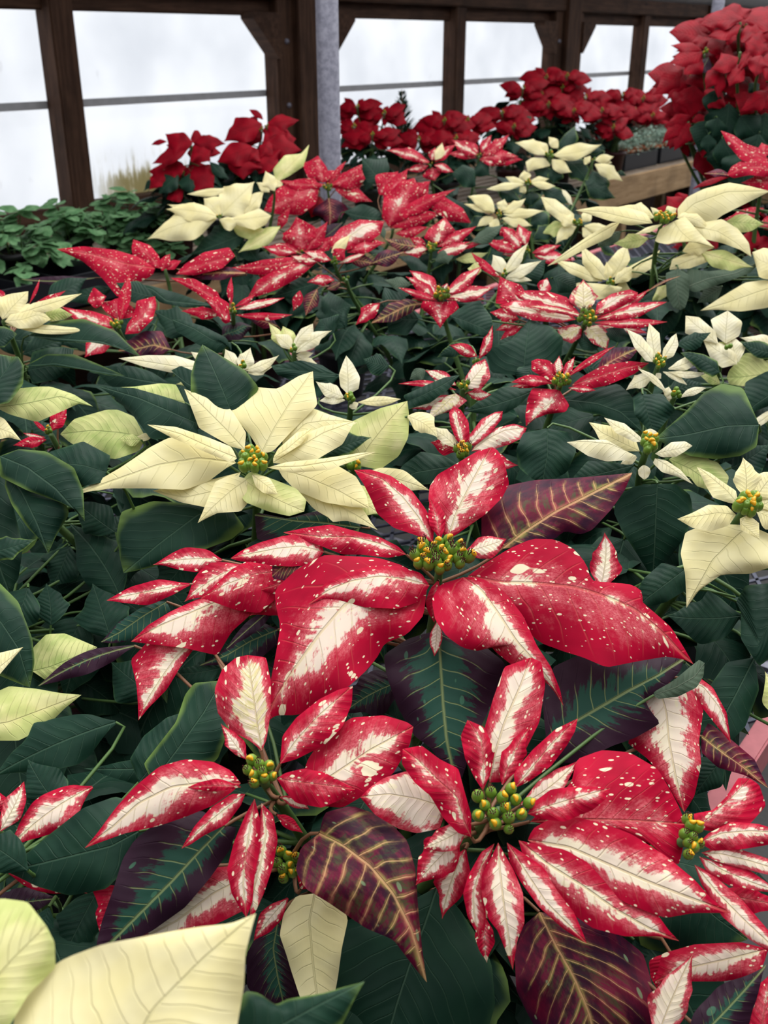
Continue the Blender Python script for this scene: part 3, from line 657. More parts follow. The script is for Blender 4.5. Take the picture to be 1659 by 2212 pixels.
n M 1268,706 1285,720 1300,735 1311,756 A 1300,700 1318,725 B 1262,720 1280,742 c.75
n M 1258,706 1240,715 1222,725 1205,730 A 1255,728 1235,742 B 1240,700 1205,708 c.6
m 1120,690 1058,674 12/14 c.3 z-2
m 1120,700 1070,714 8/8 c.4 z-2
m 1130,705 1080,735 6/9 c.1 z-2
m 1290,705 1400,720 12/14 c.5 z-3
g M 1130,812 1135,760 1140,720 1146,686 A 1060,805 1048,757 1100,737 1125,712 B 1210,790 1217,730 1192,705 1160,697 z1
g M 972,682 1010,695 1045,710 1068,726 A 1005,658 1035,648 1062,685 B 1000,712 1040,725 z1
g 1335,740 1345,705 26/24 z0
g 1290,755 1240,720 14/16 z-1
H 955,640 1.7 t42 cy10,16,13
m M 950,652 951,670 951,690 951,709 A 985,650 992,665 965,688 B 912,650 908,665 935,685 c.25
m 945,650 860,621 7/7 l c.3
m 940,646 876,597 11/12 c.5
m 942,640 884,584 14/17 c.6
m 962,636 1044,572 12/13 c.65
m 968,642 1069,620 14/12 c.75
m 965,647 1048,646 8/9 l c.5
m 958,630 966,611 7/7 c.7
m 945,655 890,645 6/6 l c.3
v M 912,655 880,660 840,680 802,698 A 890,675 850,695 B 880,645 840,655 c.8 z-2
g M 905,690 870,690 840,670 825,640 A 880,725 840,720 B 870,635 830,620 z-4
s 888,615 830,604 10/12 z-1
m 820,655 768,702 12/14 c.5 z-3
g 975,660 1000,620 30/30 z-4
P small white star poinsettia behind the pink and white one|white|b0
H 1090,594 1.85 t45 cy3,9,8
w 1090,592 1141,524 9/11
w 1085,590 1064,550 14/13
w 1093,600 1170,563 9/12
w 1092,602 1149,606 6/8 l
m 1082,600 1018,545 8/9 l c.05 z.5
k 1040,585 1010,580 10/14 z-1
g 1120,600 1180,560 20/24 z-3
P cream poinsettia at the left edge above the dark leaves|cream|b2
H 5,690 1.5 t42 cy0
c M 20,685 80,665 130,650 177,634 A 70,655 130,640 B 80,680 130,665 z.2
c M 5,690 25,665 45,645 61,629 A -20,650 20,635 B 40,680 60,650 z.3
c M 10,695 50,690 80,680 110,690 A 30,670 60,655 90,670 B 40,710 80,708 z.5
c -10,680 -20,630 20/25
c 10,700 205,711 10/8 l z-.5
e M -30,740 0,735 20,725 37,722 A -20,750 10,750 B -20,705 10,705 25,712 z1
y M 95,690 110,680 140,675 157,680 A 100,668 130,665 B 110,695 140,690 z-1
e M 62,725 130,732 220,738 306,772 A 110,695 180,688 250,715 B 120,738 200,740 270,752 z-1
e M 55,790 120,785 200,800 270,812 A 100,765 160,765 220,790 B 110,790 180,798 240,812 z-2
g -20,735 95,742 26/24 z-7
g 50,765 150,728 22/24 z-6
g M 60,800 110,790 150,785 160,755 A 70,760 110,750 140,750 B 70,830 120,820 150,800 z-5
g 370,830 190,790 30/20 z-5
m 64,655 86,602 3/4 c.05 z-3 l
m 66,660 142,628 7/6 c.05 z-3 l
m 10,650 -8,622 9/9 c.3 z-3
P red marbled poinsettia with spread out wing like petals near the left bench|marbled|b1
H 355,578 1.95 t40 cy0
m M 335,580 270,570 200,550 122,538 A 330,595 300,610 256,644 220,600 180,565 B 300,555 250,540 180,532 c.1 h0,6,0
m M 345,580 330,560 310,540 288,517 A 315,575 287,555 284,535 B 345,555 325,530 c.08
m 350,585 368,548 10/12 c.05
m 360,582 392,563 8/8 c.05
m M 380,592 420,580 460,565 508,553 A 400,570 440,545 495,534 B 420,595 480,580 c.15
p 205,600 45,603 8/10 c.1 l z-1
g M 290,612 330,625 360,650 462,660 A 330,618 390,635 430,650 B 320,640 350,655 400,665 z1
g 245,620 130,645 16/12 z-2
v 455,590 380,580 10/10 c.2 z-1
v 530,590 380,600 12/12 c.2 z-1
H 253,705 1.7 t40 cy6,13,10
m M 250,708 215,695 175,680 133,662 A 215,712 165,695 B 240,685 200,672 160,668 c.45
m 258,700 280,590 12/12 l c.05
m 250,690 262,640 30/30 c.25 z-1
m M 270,722 290,700 310,685 335,640 A 275,700 290,680 295,650 B 300,720 330,690 338,660 c.35 z.3
m 240,722 183,772 20/20 c.6
v M 370,755 330,745 290,755 255,758 A 350,765 300,770 B 350,715 310,715 270,740 c.4 z-1
n 255,700 258,672 4/4 l
m 190,650 230,640 20/16 c.1 z-3
g 130,740 250,690 28/30 z-7
g 40,720 160,700 26/24 z-8
g 330,700 230,690 30/30 z-7
g 420,720 330,670 26/26 z-6
g 100,660 190,600 20/24 z-8
g 330,640 250,610 18/20 z-6
H 503,670 1.62 t42 cy4,10,10
m M 495,675 485,690 465,660 440,644 A 500,695 485,700 450,655 B 495,655 470,640 c.05
m 500,660 500,598 6/7 l c.05
m 510,668 615,643 9/8 l c.8
m 508,662 552,636 6/6 l c.1
m M 480,655 440,630 400,610 368,600 A 460,660 420,630 B 470,630 420,602 c.1
m 510,680 632,680 8/8 l c.15
m 480,680 390,672 12/8 c.2 z-1
v 600,705 530,685 12/12 c.2 z-2
p M 480,725 510,715 530,705 545,705 A 470,735 520,735 B 480,705 520,695 z-3
P marbled poinsettia with long arching rose pink petals and bare green stems, centre|marbled|b0
H 722,566 2.0 t45 cy4,10,8
m 722,560 746,538 14/12 c.05 z.5
m 715,562 654,541 8/12 c.6
m 690,562 627,552 10/8 c.8
c 716,546 757,507 8/11 z.3
m M 718,545 750,515 785,490 830,478 A 712,520 735,492 775,474 B 750,540 790,530 822,505 c.55
m 750,545 833,524 16/10 c.15
m M 690,562 640,580 590,605 535,643 A 645,600 600,625 558,640 B 660,556 610,575 556,605 c.4
m 660,558 488,580 16/12 c.15 z-.5
m 590,600 550,580 14/20 c.1 z-1
v 805,568 872,545 14/16 c.4
v 750,562 816,573 11/10 c.5
m 730,570 790,548 5/8 l c.8 z.4
m 640,545 565,532 10/10 c.35 z-1
g 695,608 580,645 18/18 z-2
H 748,602 1.9 t45 cy2,8,6
m 722,605 663,610 9/10 c.5
v 735,610 705,625 8/8 c.6
v 685,625 660,682 13/14 c.6
m 648,628 633,672 9/9 c.02
g M 690,692 720,690 745,670 752,690 A 720,715 750,705 B 680,680 700,655 z-4
g 700,690 760,660 36/30 z-4
H 932,538 2.15 t45 cy8,12,9
m M 940,526 948,505 955,490 961,469 A 915,515 925,495 B 965,520 985,500 c.65
m M 925,538 905,540 890,543 870,546 A 915,545 905,558 B 910,528 885,533 c.75
m 945,546 1018,528 12/12 c.8
m 945,532 1030,488 10/12 c.35
v 900,532 830,515 12/10 c.7 z.3
m 960,540 1045,525 7/8 l c.3
m 920,530 885,515 10/8 c.2
m 945,530 930,500 10/10 c.4 z-.5
s 1020,522 1088,484 12/13 z.5
s 940,563 988,545 10/14 z.5
s 830,515 822,484 5/7 z.5
y 985,560 1055,545 8/10 z-1
e 990,545 1030,530 10/12 z-1
H 1138,542 2.3 t45 cy4,9,7
m M 1125,536 1115,520 1100,505 1083,490 A 1110,540 1090,520 B 1128,520 1110,495 c.5
m 1138,530 1120,483 13/16 c.5
m 1120,542 1045,518 10/12 c.4
m 1150,546 1212,529 8/10 c.4
m 1155,552 1237,562 12/12 c.6
m 1122,548 1085,550 6/8 c.7
m 1095,510 1080,492 10/10 c.1
P speckled red poinsettia in front of the left steel pole|marbled|b2
H 708,408 2.85 t45 cy6,10,8
m M 690,405 650,425 610,440 570,455 A 683,440 650,465 600,463 B 680,384 640,387 602,405 580,430 c.2
m 702,398 597,388 12/8 c.05 z.3
m M 698,395 692,370 690,350 687,336 A 665,385 652,352 668,348 B 715,385 705,360 c.15
m 718,400 812,366 10/18 c.15
m 722,392 800,350 6/6 l c.1
m 715,395 748,348 5/6 l c.02
m 725,410 805,436 16/10 c.08
v 710,428 712,487 30/30 c.2 z-1
m 735,395 770,380 14/16 c.02 z-1
m 705,400 735,368 20/22 c.1 z-.4
m 735,402 790,385 18/16 c.1 z-.5
g 720,430 735,500 30/30 z-3
g 700,440 640,480 20/24 z-4
r 690,425 672,470 18/18 z-2
H 648,545 2.6 t50 cy2,8,6
m 652,542 640,468 30/32 c.35
m 662,542 708,478 12/14 c.2
m 650,548 582,530 9/10 c.6
m 665,550 740,510 10/12 c.15 z-.5
p 690,520 740,480 16/16 c.1 z-1
m 620,480 600,470 20/24 c.1 z-1
H 850,492 2.6 t48 cy0
m M 840,490 855,450 875,420 895,384 A 825,470 828,430 860,395 B 880,470 900,440 905,405 c.3
m 855,470 985,408 12/12 c.08
m M 925,428 960,440 990,460 1018,482 A 960,425 1000,450 B 930,450 970,478 c.05
m 842,492 960,462 14/14 c.12
m 855,505 926,490 9/12 c.15
m 895,430 930,391 14/14 c.02 z-.6
m 830,440 882,363 18/16 c.02 z-.8
m 820,420 860,370 24/24 c.01 z-1.2
p 940,470 985,450 10/12 c.1 z-2
g 745,458 842,470 22/12 z-1
g 830,400 780,340 20/30 z-6
P pale yellow poinsettia at the back left beside the red speckled one|cream|b1
H 474,468 2.6 t42 cy2,6,5
c 470,468 358,452 20/14
c 468,470 318,517 32/20 z-.5 h0,4,-6
c 466,464 361,441 10/14 z-.3
c 472,464 440,428 18/22 z-.2
c 475,466 550,392 30/26 z-.3
c 500,408 404,419 8/8 l z-1
c 530,462 571,411 16/12
c M 482,474 520,475 555,470 586,466 A 520,465 560,450 B 510,485 550,497 575,485 z.2
c 474,474 522,476 6/18 z.5
k 605,490 514,546 14/14 z-2
g 540,500 410,550 20/30 z-3
g 520,520 560,570 16/20 z-4
k 500,480 580,500 14/20 z-1.5
H 592,405 2.65 t42 cy0
c 593,412 573,369 14/12
c 582,415 554,394 8/8
c 596,405 600,385 10/10
k M 595,395 615,370 640,345 668,312 A 590,365 615,335 650,332 B 625,380 655,360 663,335
P large pale yellow poinsettia raised on a long bare stem at right|cream|b2
H 1432,474 1.75 t45 cy14,22,11
c 1430,484 1371,506 5/6 l z.5
c M 1455,478 1470,500 1490,518 1544,535 A 1480,468 1500,490 1522,515 B 1425,495 1414,522 1440,528 1490,521 z.4
c M 1410,482 1350,470 1300,458 1243,454 A 1360,487 1310,475 1270,462 B 1395,460 1350,447 1290,446 z.2
c 1413,470 1336,446 12/16
c 1428,468 1405,447 6/6
c 1440,466 1462,450 12/10
c M 1462,470 1490,470 1510,478 1529,493 A 1475,458 1505,460 1525,480 B 1480,478 1505,490
c M 1465,473 1500,440 1570,415 1664,413 A 1463,450 1485,425 1520,408 1575,394 1620,402 B 1500,475 1535,485 1560,465 1610,440 h0,4,8
c M 1500,490 1550,500 1590,525 1623,555 A 1520,480 1560,473 1595,495 1618,525 B 1515,515 1560,525 1600,540
c M 1339,480 1300,502 1260,525 1182,575 A 1320,512 1270,535 1220,562 B 1320,482 1270,510 1220,545 z-1
c M 1538,548 1490,562 1460,575 1446,583 A 1530,565 1490,580 B 1525,545 1480,548 1452,560 z-2
c 1475,543 1542,536 16/12 z-1.5
k 1515,545 1627,577 14/20 z-1.5
c M 1700,585 1660,570 1640,562 1625,545 A 1690,610 1640,600 B 1700,545 1650,535 z-1
c M 1700,612 1640,630 1570,655 1513,671 A 1659,665 1600,673 1550,669 B 1650,605 1610,610 1560,640 z-2
y 1400,515 1324,527 13/13 z-1
y 1570,478 1652,485 15/17 z-1
g 1540,538 1570,582 15/15 z-2
s M 1480,622 1530,602 1590,590 1646,562 A 1500,632 1560,612 1620,590 B 1485,580 1530,586 1600,578 z-1
s M 1465,580 1460,610 1465,640 1470,670 A 1438,590 1440,640 1455,665 B 1490,595 1488,640 1480,665 z0
s 1342,500 1288,533 12/11 z-1
s 1560,620 1505,655 14/14 z-3
k 1440,640 1420,620 24/20 z-3
P cream star poinsettia between the pink star and the raised yellow one|cream|b1
H 1317,612 1.8 t42 cy4,12,6
c M 1310,606 1290,580 1270,560 1256,530 A 1285,600 1258,570 B 1315,590 1295,560
c M 1320,602 1335,580 1345,560 1354,530 A 1305,575 1335,540 B 1345,590 1362,560
c 1316,605 1310,565 8/8 z.3
c M 1302,608 1270,595 1235,580 1197,562 A 1270,608 1230,590 B 1285,585 1240,567
c 1326,612 1382,574 10/14 z.3
c M 1338,604 1370,585 1395,565 1426,540 A 1360,575 1400,555 B 1375,600 1410,578
c M 1318,616 1300,630 1280,637 1262,642 A 1345,620 1330,640 1290,648 B 1290,612 1245,610 1245,630 z.3
c 1332,618 1362,626 10/14 z-1
g 1195,600 1250,630 20/20 z-2
P cream white poinsettia at the right edge above the big green leaf|cream|b0
H 1572,752 1.45 t45 cy2,7,5
w M 1552,744 1520,715 1500,700 1481,682 A 1520,735 1480,720 B 1545,715 1510,685
w M 1567,742 1568,715 1570,695 1572,671 A 1545,725 1535,690 B 1598,725 1604,695
w M 1592,787 1570,770 1545,755 1518,732 A 1560,795 1535,775 B 1592,765 1560,742
w 1595,782 1579,720 14/20
k 1570,758 1553,738 8/8
w 1690,750 1598,729 12/14
y M 1690,800 1640,810 1600,815 1570,815 A 1660,825 1610,835 1575,830 B 1650,765 1610,762 1575,800 z-1
e 1680,765 1598,737 14/16 z.5
g M 1700,830 1660,855 1630,875 1602,900 A 1680,870 1640,885 B 1660,800 1610,825 1605,870 z.5
w 1690,872 1598,936 8/10 z0 l
y 1555,830 1510,810 8/12 z-2
P cream poinsettia with several small flowers at the far end of the bench|cream|b1
H 1188,336 3.2 t45 cy5,10,8
c 1180,335 1112,308 9/14
c 1183,332 1158,304 10/10
c M 1178,342 1150,350 1145,360 1140,372 A 1190,358 1160,365 B 1150,340 1135,350
c 1196,335 1300,312 16/12
c 1200,338 1262,332 8/9 l
c 1192,345 1235,372 12/12
c 1205,320 1185,295 8/10 z-1
e M 1210,322 1220,305 1232,290 1241,273 A 1205,310 1220,290 B 1240,318 1250,300
e 1225,342 1275,398 18/20
e 1175,355 1160,385 22/18 z-1
e 1205,360 1195,398 16/16 z-1
e 1300,325 1260,320 9/9
H 1282,345 3.2 t45 cy2,6,6
c 1285,355 1346,392 12/12
c 1285,345 1326,338 9/8
c 1275,350 1262,340 9/9
c 1295,350 1322,352 7/7
e 1265,390 1330,428 16/20 z-1
e 1280,370 1290,430 24/20 z-1
e 1345,370 1340,380 8/8 z-2
H 1140,396 2.9 t45 cy4,10,6
c 1132,398 1050,409 8/8 l
c 1134,394 1092,382 7/8 l
c 1138,390 1132,368 11/11
c 1148,395 1200,402 8/8 l
c 1146,392 1186,386 7/7
c 1136,404 1122,415 8/8
e 1105,408 1090,440 26/20 z-1
e 1145,410 1148,447 20/18
e 1170,405 1230,440 16/14 z-1
w 1200,410 1238,444 10/8 z-1.5
H 1077,463 2.6 t45 cy4,8,7
c 1068,458 1010,424 10/16
c 1066,460 1002,440 6/7 z-.5 l
c 1080,456 1090,430 10/12
c 1086,458 1136,428 9/9
c 1088,463 1176,455 9/9
c 1085,472 1150,488 10/10
c 1075,472 1062,502 9/12
c 1066,470 1030,490 8/8
e 1050,470 1010,492 14/14 z-1
e 1150,460 1180,500 22/20 z-1
H 1250,484 2.4 t45 cy5,11,6
c M 1240,482 1215,462 1190,445 1168,425 A 1215,482 1180,455 B 1240,462 1200,430
c 1243,484 1205,458 12/12 z.4
c 1258,478 1276,455 10/10
c 1262,488 1320,492 8/10
c 1245,490 1200,528 8/14
c 1258,492 1282,522 10/10
y 1225,490 1170,505 12/14 z-1
e 1200,495 1150,520 14/16 z-1.5
P far marbled pink poinsettia at the back centre|marbled|b0
H 1035,336 3.35 t45 cy2,6,4
m 1030,335 975,302 12/12 c.6
m 1033,330 1010,305 10/10 c.6
m 1040,330 1062,292 9/9 c.5
m 1042,336 1100,290 10/12 c.25
m 1028,340 965,332 8/8 c.5
m 1040,342 1120,338 10/14 c.3
m 1036,344 1090,355 8/8 c.5
m 1055,350 1130,345 10/10 c.1 z-1
g 1035,350 1058,378 12/20 z-1
H 930,355 3.25 t45 cy2,6,4
m 925,352 832,324 9/11 c.6
m 928,350 890,340 7/7 c.7 l
m 932,346 940,318 9/11 c.7
c 940,345 955,308 8/10 z.3
m 940,350 985,312 9/10 c.5
m 938,356 980,372 8/8 c.6
m 925,358 878,367 7/8 c.6
m 932,362 940,390 18/18 c.3 z-1
g M 975,375 1000,365 1020,370 1028,402 A 1000,405 1020,405 B 1000,355 1025,365 z-1
P red poinsettia silhouetted against the left window, first of the back row|red|w1
H 412,312 3.6 t40 cy0
r 416,308 357,289 26/12
r 360,306 327,313 4/5 l
r 420,306 488,311 10/14
r 405,322 328,354 12/12
r 420,314 455,348 20/20
r 412,300 440,298 14/12
r 352,368 322,410 12/12 z-3
r 418,362 462,408 26/24 z-3
r 400,360 350,378 14/14 z-3
r 395,412 360,430 14/14 z-5
g 385,378 343,420 18/18 z-3
g 410,376 416,420 20/20 z-3
g 454,350 496,388 9/10 z-2
P red poinsettia in front of the double wood post by the left window|red|w0
H 576,272 3.75 t40 cy2,5,5
r 566,268 483,306 20/20
r 568,258 538,237 5/6 l
r 578,266 647,259 12/12
r 582,270 618,300 20/20
r 560,275 525,262 18/16
H 575,308 3.7 t40 cy0
r 575,306 652,325 18/20
r 568,310 610,290 16/16
r 600,300 640,300 14/14
H 552,322 3.65 t40 cy0
r 545,318 468,350 22/18
r 532,330 526,388 26/26 z-1
r 556,322 534,348 16/18
r 565,330 602,366 24/24 z-1
r 560,316 590,335 14/14
g 500,360 470,350 14/14 z-3
P tall glossy red poinsettia rising into the top right corner|red|b1
H 1600,45 3.0 t30 cy0
r 1605,40 1508,55 14/16
r 1605,35 1560,18 14/16
r 1610,40 1600,15 16/16
r 1612,45 1690,30 20/20
r 1600,55 1528,78 14/14
r 1612,55 1640,90 24/22
H 1523,115 2.95 t35 cy3,8,6
r 1515,108 1448,98 9/9
r 1518,112 1445,135 16/16
r 1525,108 1575,88 16/14
r 1515,120 1478,162 18/18
r 1520,105 1508,75 16/16
p 1530,125 1505,160 14/16 c.1
r 1540,100 1590,130 16/14
H 1600,110 2.9 t40 cy0
r 1595,125 1535,150 14/16
r 1600,128 1618,140 26/26
r 1610,90 1660,110 24/26
r 1625,95 1640,120 26/24
r 1605,140 1575,188 14/18
r 1590,85 1560,75 14/14
r 1615,70 1680,70 20/20
H 1640,150 2.85 t40 cy0
r 1645,120 1632,166 18/16
r 1640,140 1700,150 24/24
H 1560,160 2.85 t50 cy0
r 1555,150 1524,194 11/13
s 1568,150 1552,213 1/1 l
r 1564,150 1552,212 9/9 l
H 1450,180 3.05 t45 cy0
r 1475,150 1410,205 16/16
r 1480,160 1440,215 14/14
r 1490,170 1455,210 14/16
H 1500,220 2.95 t60 cy0
r 1500,185 1495,255 24/26
r 1490,215 1455,240 20/24
r 1475,205 1490,200 10/10
H 1488,262 2.9 t50 cy0
r 1492,250 1435,272 9/9
r 1484,262 1430,310 9/11
r 1490,265 1456,326 14/14
r 1495,262 1528,252 9/7
r 1500,270 1500,315 7/8
H 1640,220 2.85 t50 cy0
r 1660,195 1598,240 14/14
r 1670,200 1640,235 18/18
g 1545,195 1535,250 18/18 T70
g 1550,255 1535,298 20/20 T70
g 1620,180 1640,200 12/12
g 1600,250 1640,300 26/30 T70
g 1560,300 1600,360 26/30 T70
g 1640,290 1620,380 30/30 T70
g 1530,290 1530,335 14/14 T70
g 1575,225 1562,330 40/40 T70 z-3
g 1625,330 1600,425 50/44 T70 z-2
g 1655,245 1640,345 44/40 T70 z-3
g 1590,310 1560,395 36/36 T70 z-4
g 1660,320 1670,420 40/40 T70 z-4
g 1540,260 1510,330 26/26 T70 z-5
r 1630,200 1600,250 22/22 z-2
r 1560,200 1530,235 20/20 z-2
P red speckled poinsettia at the right edge below the tall red one|marbled|b0
H 1660,360 2.3 t40 cy0
m M 1660,345 1610,325 1580,300 1557,282 A 1650,365 1600,345 1570,310 B 1640,320 1610,310 1585,292 c.02
m M 1690,375 1640,360 1600,365 1570,378 A 1680,385 1620,378 1585,385 B 1650,340 1605,345 1580,360 c.1 z.3
m 1650,340 1645,308 14/14 c.02
v 1576,378 1521,375 6/8 c.1
r 1576,382 1495,409 4/5 l
m 1690,390 1600,395 14/16 c.02 z-1
e 1659,395 1640,405 8/8 z-1
P red poinsettia seen in the gaps behind the raised yellow one|marbled|b2
H 1480,450 2.5 t45 cy0
r 1480,460 1440,424 18/18
r 1470,440 1485,420 16/16
r 1460,458 1418,450 10/10
H 1640,465 2.4 t45 cy0
m 1650,450 1560,475 14/12 c.4
m 1640,490 1690,470 12/12 c.3
r 1640,530 1600,510 20/20
r 1620,520 1660,560 20/24 z-1
r 1550,535 1520,520 14/14 z-2
"""
# ---------------------------------------------------------------- leaves
PROF = dict(
 o=[(0, .07), (.06, .2), (.15, .55), (.27, .88), (.4, 1), (.55, .93), (.7, .64), (.82, .33), (.91, .12), (.97, .03), (1, 0)],
 l=[(0, .10), (.08, .25), (.2, .6), (.35, .92), (.5, 1), (.65, .85), (.8, .52), (.9, .24), (.97, .07), (1, 0)],
 w=[(0, .15), (.08, .6), (.2, .9), (.4, 1), (.6, .92), (.78, .68), (.9, .38), (.96, .15), (1, 0)],
 t=[(0, .1), (.1, .45), (.25, .85), (.36, 1), (.42, 1.02), (.47, .80), (.58, .74), (.64, .76), (.68, .58), (.8, .36), (.9, .14), (1, 0)],
 h=[(0, .1), (.04, .55), (.1, .82), (.2, 1), (.35, .96), (.52, .76), (.7, .47), (.85, .2), (.94, .07), (1, 0)])
def resample(pts, us, sm=1):
    p = np.array(pts, float); s = np.r_[0, np.cumsum(np.linalg.norm(np.diff(p, axis=0), axis=1))]; s /= s[-1]
    d = np.linspace(0, 1, 97); q = np.stack([np.interp(d, s, p[:, k]) for k in (0, 1)], 1)
    for _ in range(int(sm*6)): q[1:-1] = q[1:-1]*.5+(q[:-2]+q[2:])*.25
    return np.stack([np.interp(us, d, q[:, k]) for k in (0, 1)], 1)
RNG = random.Random(7)
GREENY = set('gepvys')
DEFAMT = dict(m=.45, n=.6, p=.5, v=.6)
class Head: pass
DM = np.full((560, 420), 1e9)
def project(P):
    d = P-CAM; fw = d[..., 1]*CP-d[..., 2]*SP; up = d[..., 1]*SP+d[..., 2]*CP; fw = np.maximum(fw, .02)
    return 829.5+d[..., 0]/fw*FPX, 1106-up/fw*FPX, fw
def splat(P):
    k = 5
    for ax_ in (0, 1):
        n = P.shape[ax_]; t = np.linspace(0, n-1, (n-1)*k+1); i = np.minimum(t.astype(int), n-2); f = t-i
        sh = [1, 1, 1]; sh[ax_] = -1; f = f.reshape(sh); P = np.take(P, i, ax_)*(1-f)+np.take(P, i+1, ax_)*f
    x, y, d = project(P.reshape(-1, 3)); xi = (x/4).astype(int); yi = (y/4).astype(int); ok = (xi >= 0) & (xi < 420) & (yi >= 0) & (yi < 560)
    np.minimum.at(DM, (yi[ok], xi[ok]), d[ok])
def infront(P, m=.004):
    x, y, d = project(np.asarray(P, float).reshape(-1, 3)); xi = (x/4).astype(int); yi = (y/4).astype(int); ok = (xi >= 0) & (xi < 420) & (yi >= 0) & (yi < 560)
    if not ok.any(): return False
    z = DM[yi[ok], xi[ok]]; return bool(((z < 1e8) & (d[ok] < z-m)).any())
def tnormal(t, az=0):
    t = math.radians(t); az = math.radians(az); return np.array([math.sin(t)*math.sin(az), -math.sin(t)*math.cos(az), math.cos(t)])
def leafgrid(L, H):
    """pixel outline + heights above the flower plane -> grid of 3D points"""
    bx = L['mid']; px = np.linalg.norm(np.diff(np.array(bx, float), axis=0), axis=1).sum()
    NU, NV = (44, 6) if px > 220 else (28, 4) if px > 90 else (16, 3) if px > 45 else (12, 2)
    us = 1-(1-np.linspace(0, 1, NU+1))**1.3
    M = resample(bx, us)
    if L['A'] is not None:
        E1 = resample([bx[0]]+L['A']+[bx[-1]], us, .34); E2 = resample([bx[0]]+L['B']+[bx[-1]], us, .34)
    else:
        T = np.gradient(M, axis=0); T /= np.linalg.norm(T, axis=1)[:, None]+1e-9; left = np.stack([T[:, 1], -T[:, 0]], 1)
        pr = np.array(PROF[L['shape']]); w_ = np.interp(us, pr[:, 0], pr[:, 1])
        for _ in range(1 if L['shape'] == 't' else 2): w_[1:-1] = w_[1:-1]*.5+(w_[:-2]+w_[2:])*.25
        r = RNG.random()*6; wig = 1+.05*np.sin(us*9+r)+.04*np.sin(us*17+2*r)
        ww = []
        for wd in (wig, 2-wig):
            q = w_*wd
            if px > 50 and L['shape'] == 'o' and RNG.random() < .45:
                u0 = RNG.uniform(.42, .6); q = q+.16*np.clip(1-np.abs(us-u0)/.07, 0, 1)-.10*np.clip(1-np.abs(us-u0-.14)/.1, 0, 1)
            ww.append(q)
        f_ = 1.45 if L['kind'] == 'r' else 1.28 if H.d > 1.35 and L['shape'] != 'l' else 1.12
        E1 = M+left*(ww[0]*L['wl']*f_)[:, None]; E2 = M-left*(ww[1]*L['wr']*f_)[:, None]
    C, N = H.C, (H.N if L['T'] is None else tnormal(L['T']))
    b0 = hit(np.array(bx[0], float), C, H.N, L['z'])
    if L['T'] is not None: C = b0; z = 0
    else: z = L['z']
    e0 = hit(np.array(bx[-1], float), C, N, z); Ln = float(np.linalg.norm(e0-b0))+1e-4
    hb, hm, ht = [h*Ln/100 for h in L['h']]
    hu = hb*(1-us)*(1-2*us)+hm*4*us*(1-us)+ht*us*(2*us-1)
    vs = np.linspace(-1, 1, 2*NV+1)
    scale = np.linalg.norm(b0-CAM)/FPX
    w1 = np.linalg.norm(E1-M, axis=1)*scale; w2 = np.linalg.norm(E2-M, axis=1)*scale
    Q = np.zeros((NU+1, 2*NV+1, 2)); Hh = np.zeros((NU+1, 2*NV+1))
    r1, r2 = RNG.random()*6.28, RNG.random()*6.28; fr = RNG.uniform(1.3, 2.4)
    for j, v in enumerate(vs):
        a = abs(v); E, wd = (E1, w1) if v < 0 else (E2, w2)
        Q[:, j] = M*(1-a)+E*a
        wv = np.sin(us*6.28*fr+(r1 if v < 0 else r2))
        Hh[:, j] = hu+z+wd*(.16*a-(.34*L['droop'])*a*a+.16*L['wave']*a*a*wv)+v*np.minimum(w1, w2)*L['roll']
    r = rays(Q); den = r@N; den = np.where(np.abs(den) < .12, -.12, den)
    P = CAM+r*(((C-CAM)@N+Hh)/den)[..., None]
    mid = P[:, NV]
    X = np.linalg.norm(P-mid[:, None], axis=2)*np.sign(vs)[None, :]/Ln
    att = np.stack([np.repeat(us[:, None], 2*NV+1, 1), X, np.repeat(vs[None], NU+1, 0)], -1)
    return P, att, Ln, b0, e0
def gridfaces(nu, nv, off=0):
    return [(off+i*nv+j, off+i*nv+j+1, off+(i+1)*nv+j+1, off+(i+1)*nv+j) for i in range(nu-1) for j in range(nv-1)]
def leafmesh(name, P, att, mats, org, extra=None):
    nu, nv = P.shape[:2]
    V = list((P-org).reshape(-1, 3)); Fs = gridfaces(nu, nv); k = len(V); nf = len(Fs)
    if extra:
        EV, EF = extra; V += [tuple(np.array(v)-org) for v in EV]; Fs += [tuple(k+i for i in f) for f in EF]
    me = mesh(name, V, Fs, mats, True, [0]*nf+[1]*(len(Fs)-nf) if extra else None)
    at_ = me.attributes.new('leaf', 'FLOAT_VECTOR', 'POINT'); d = np.zeros((len(V), 3), 'f'); d[:k] = att.reshape(-1, 3); at_.data.foreach_set('vector', d.ravel())
    return me
def setleaf(o, ln, amt, seed=None):
    o['len'] = float(ln); o['amount'] = float(amt); o['seed'] = float(RNG.random() if seed is None else seed)
def xy(s): a, b = s.split(','); return (float(a), float(b))
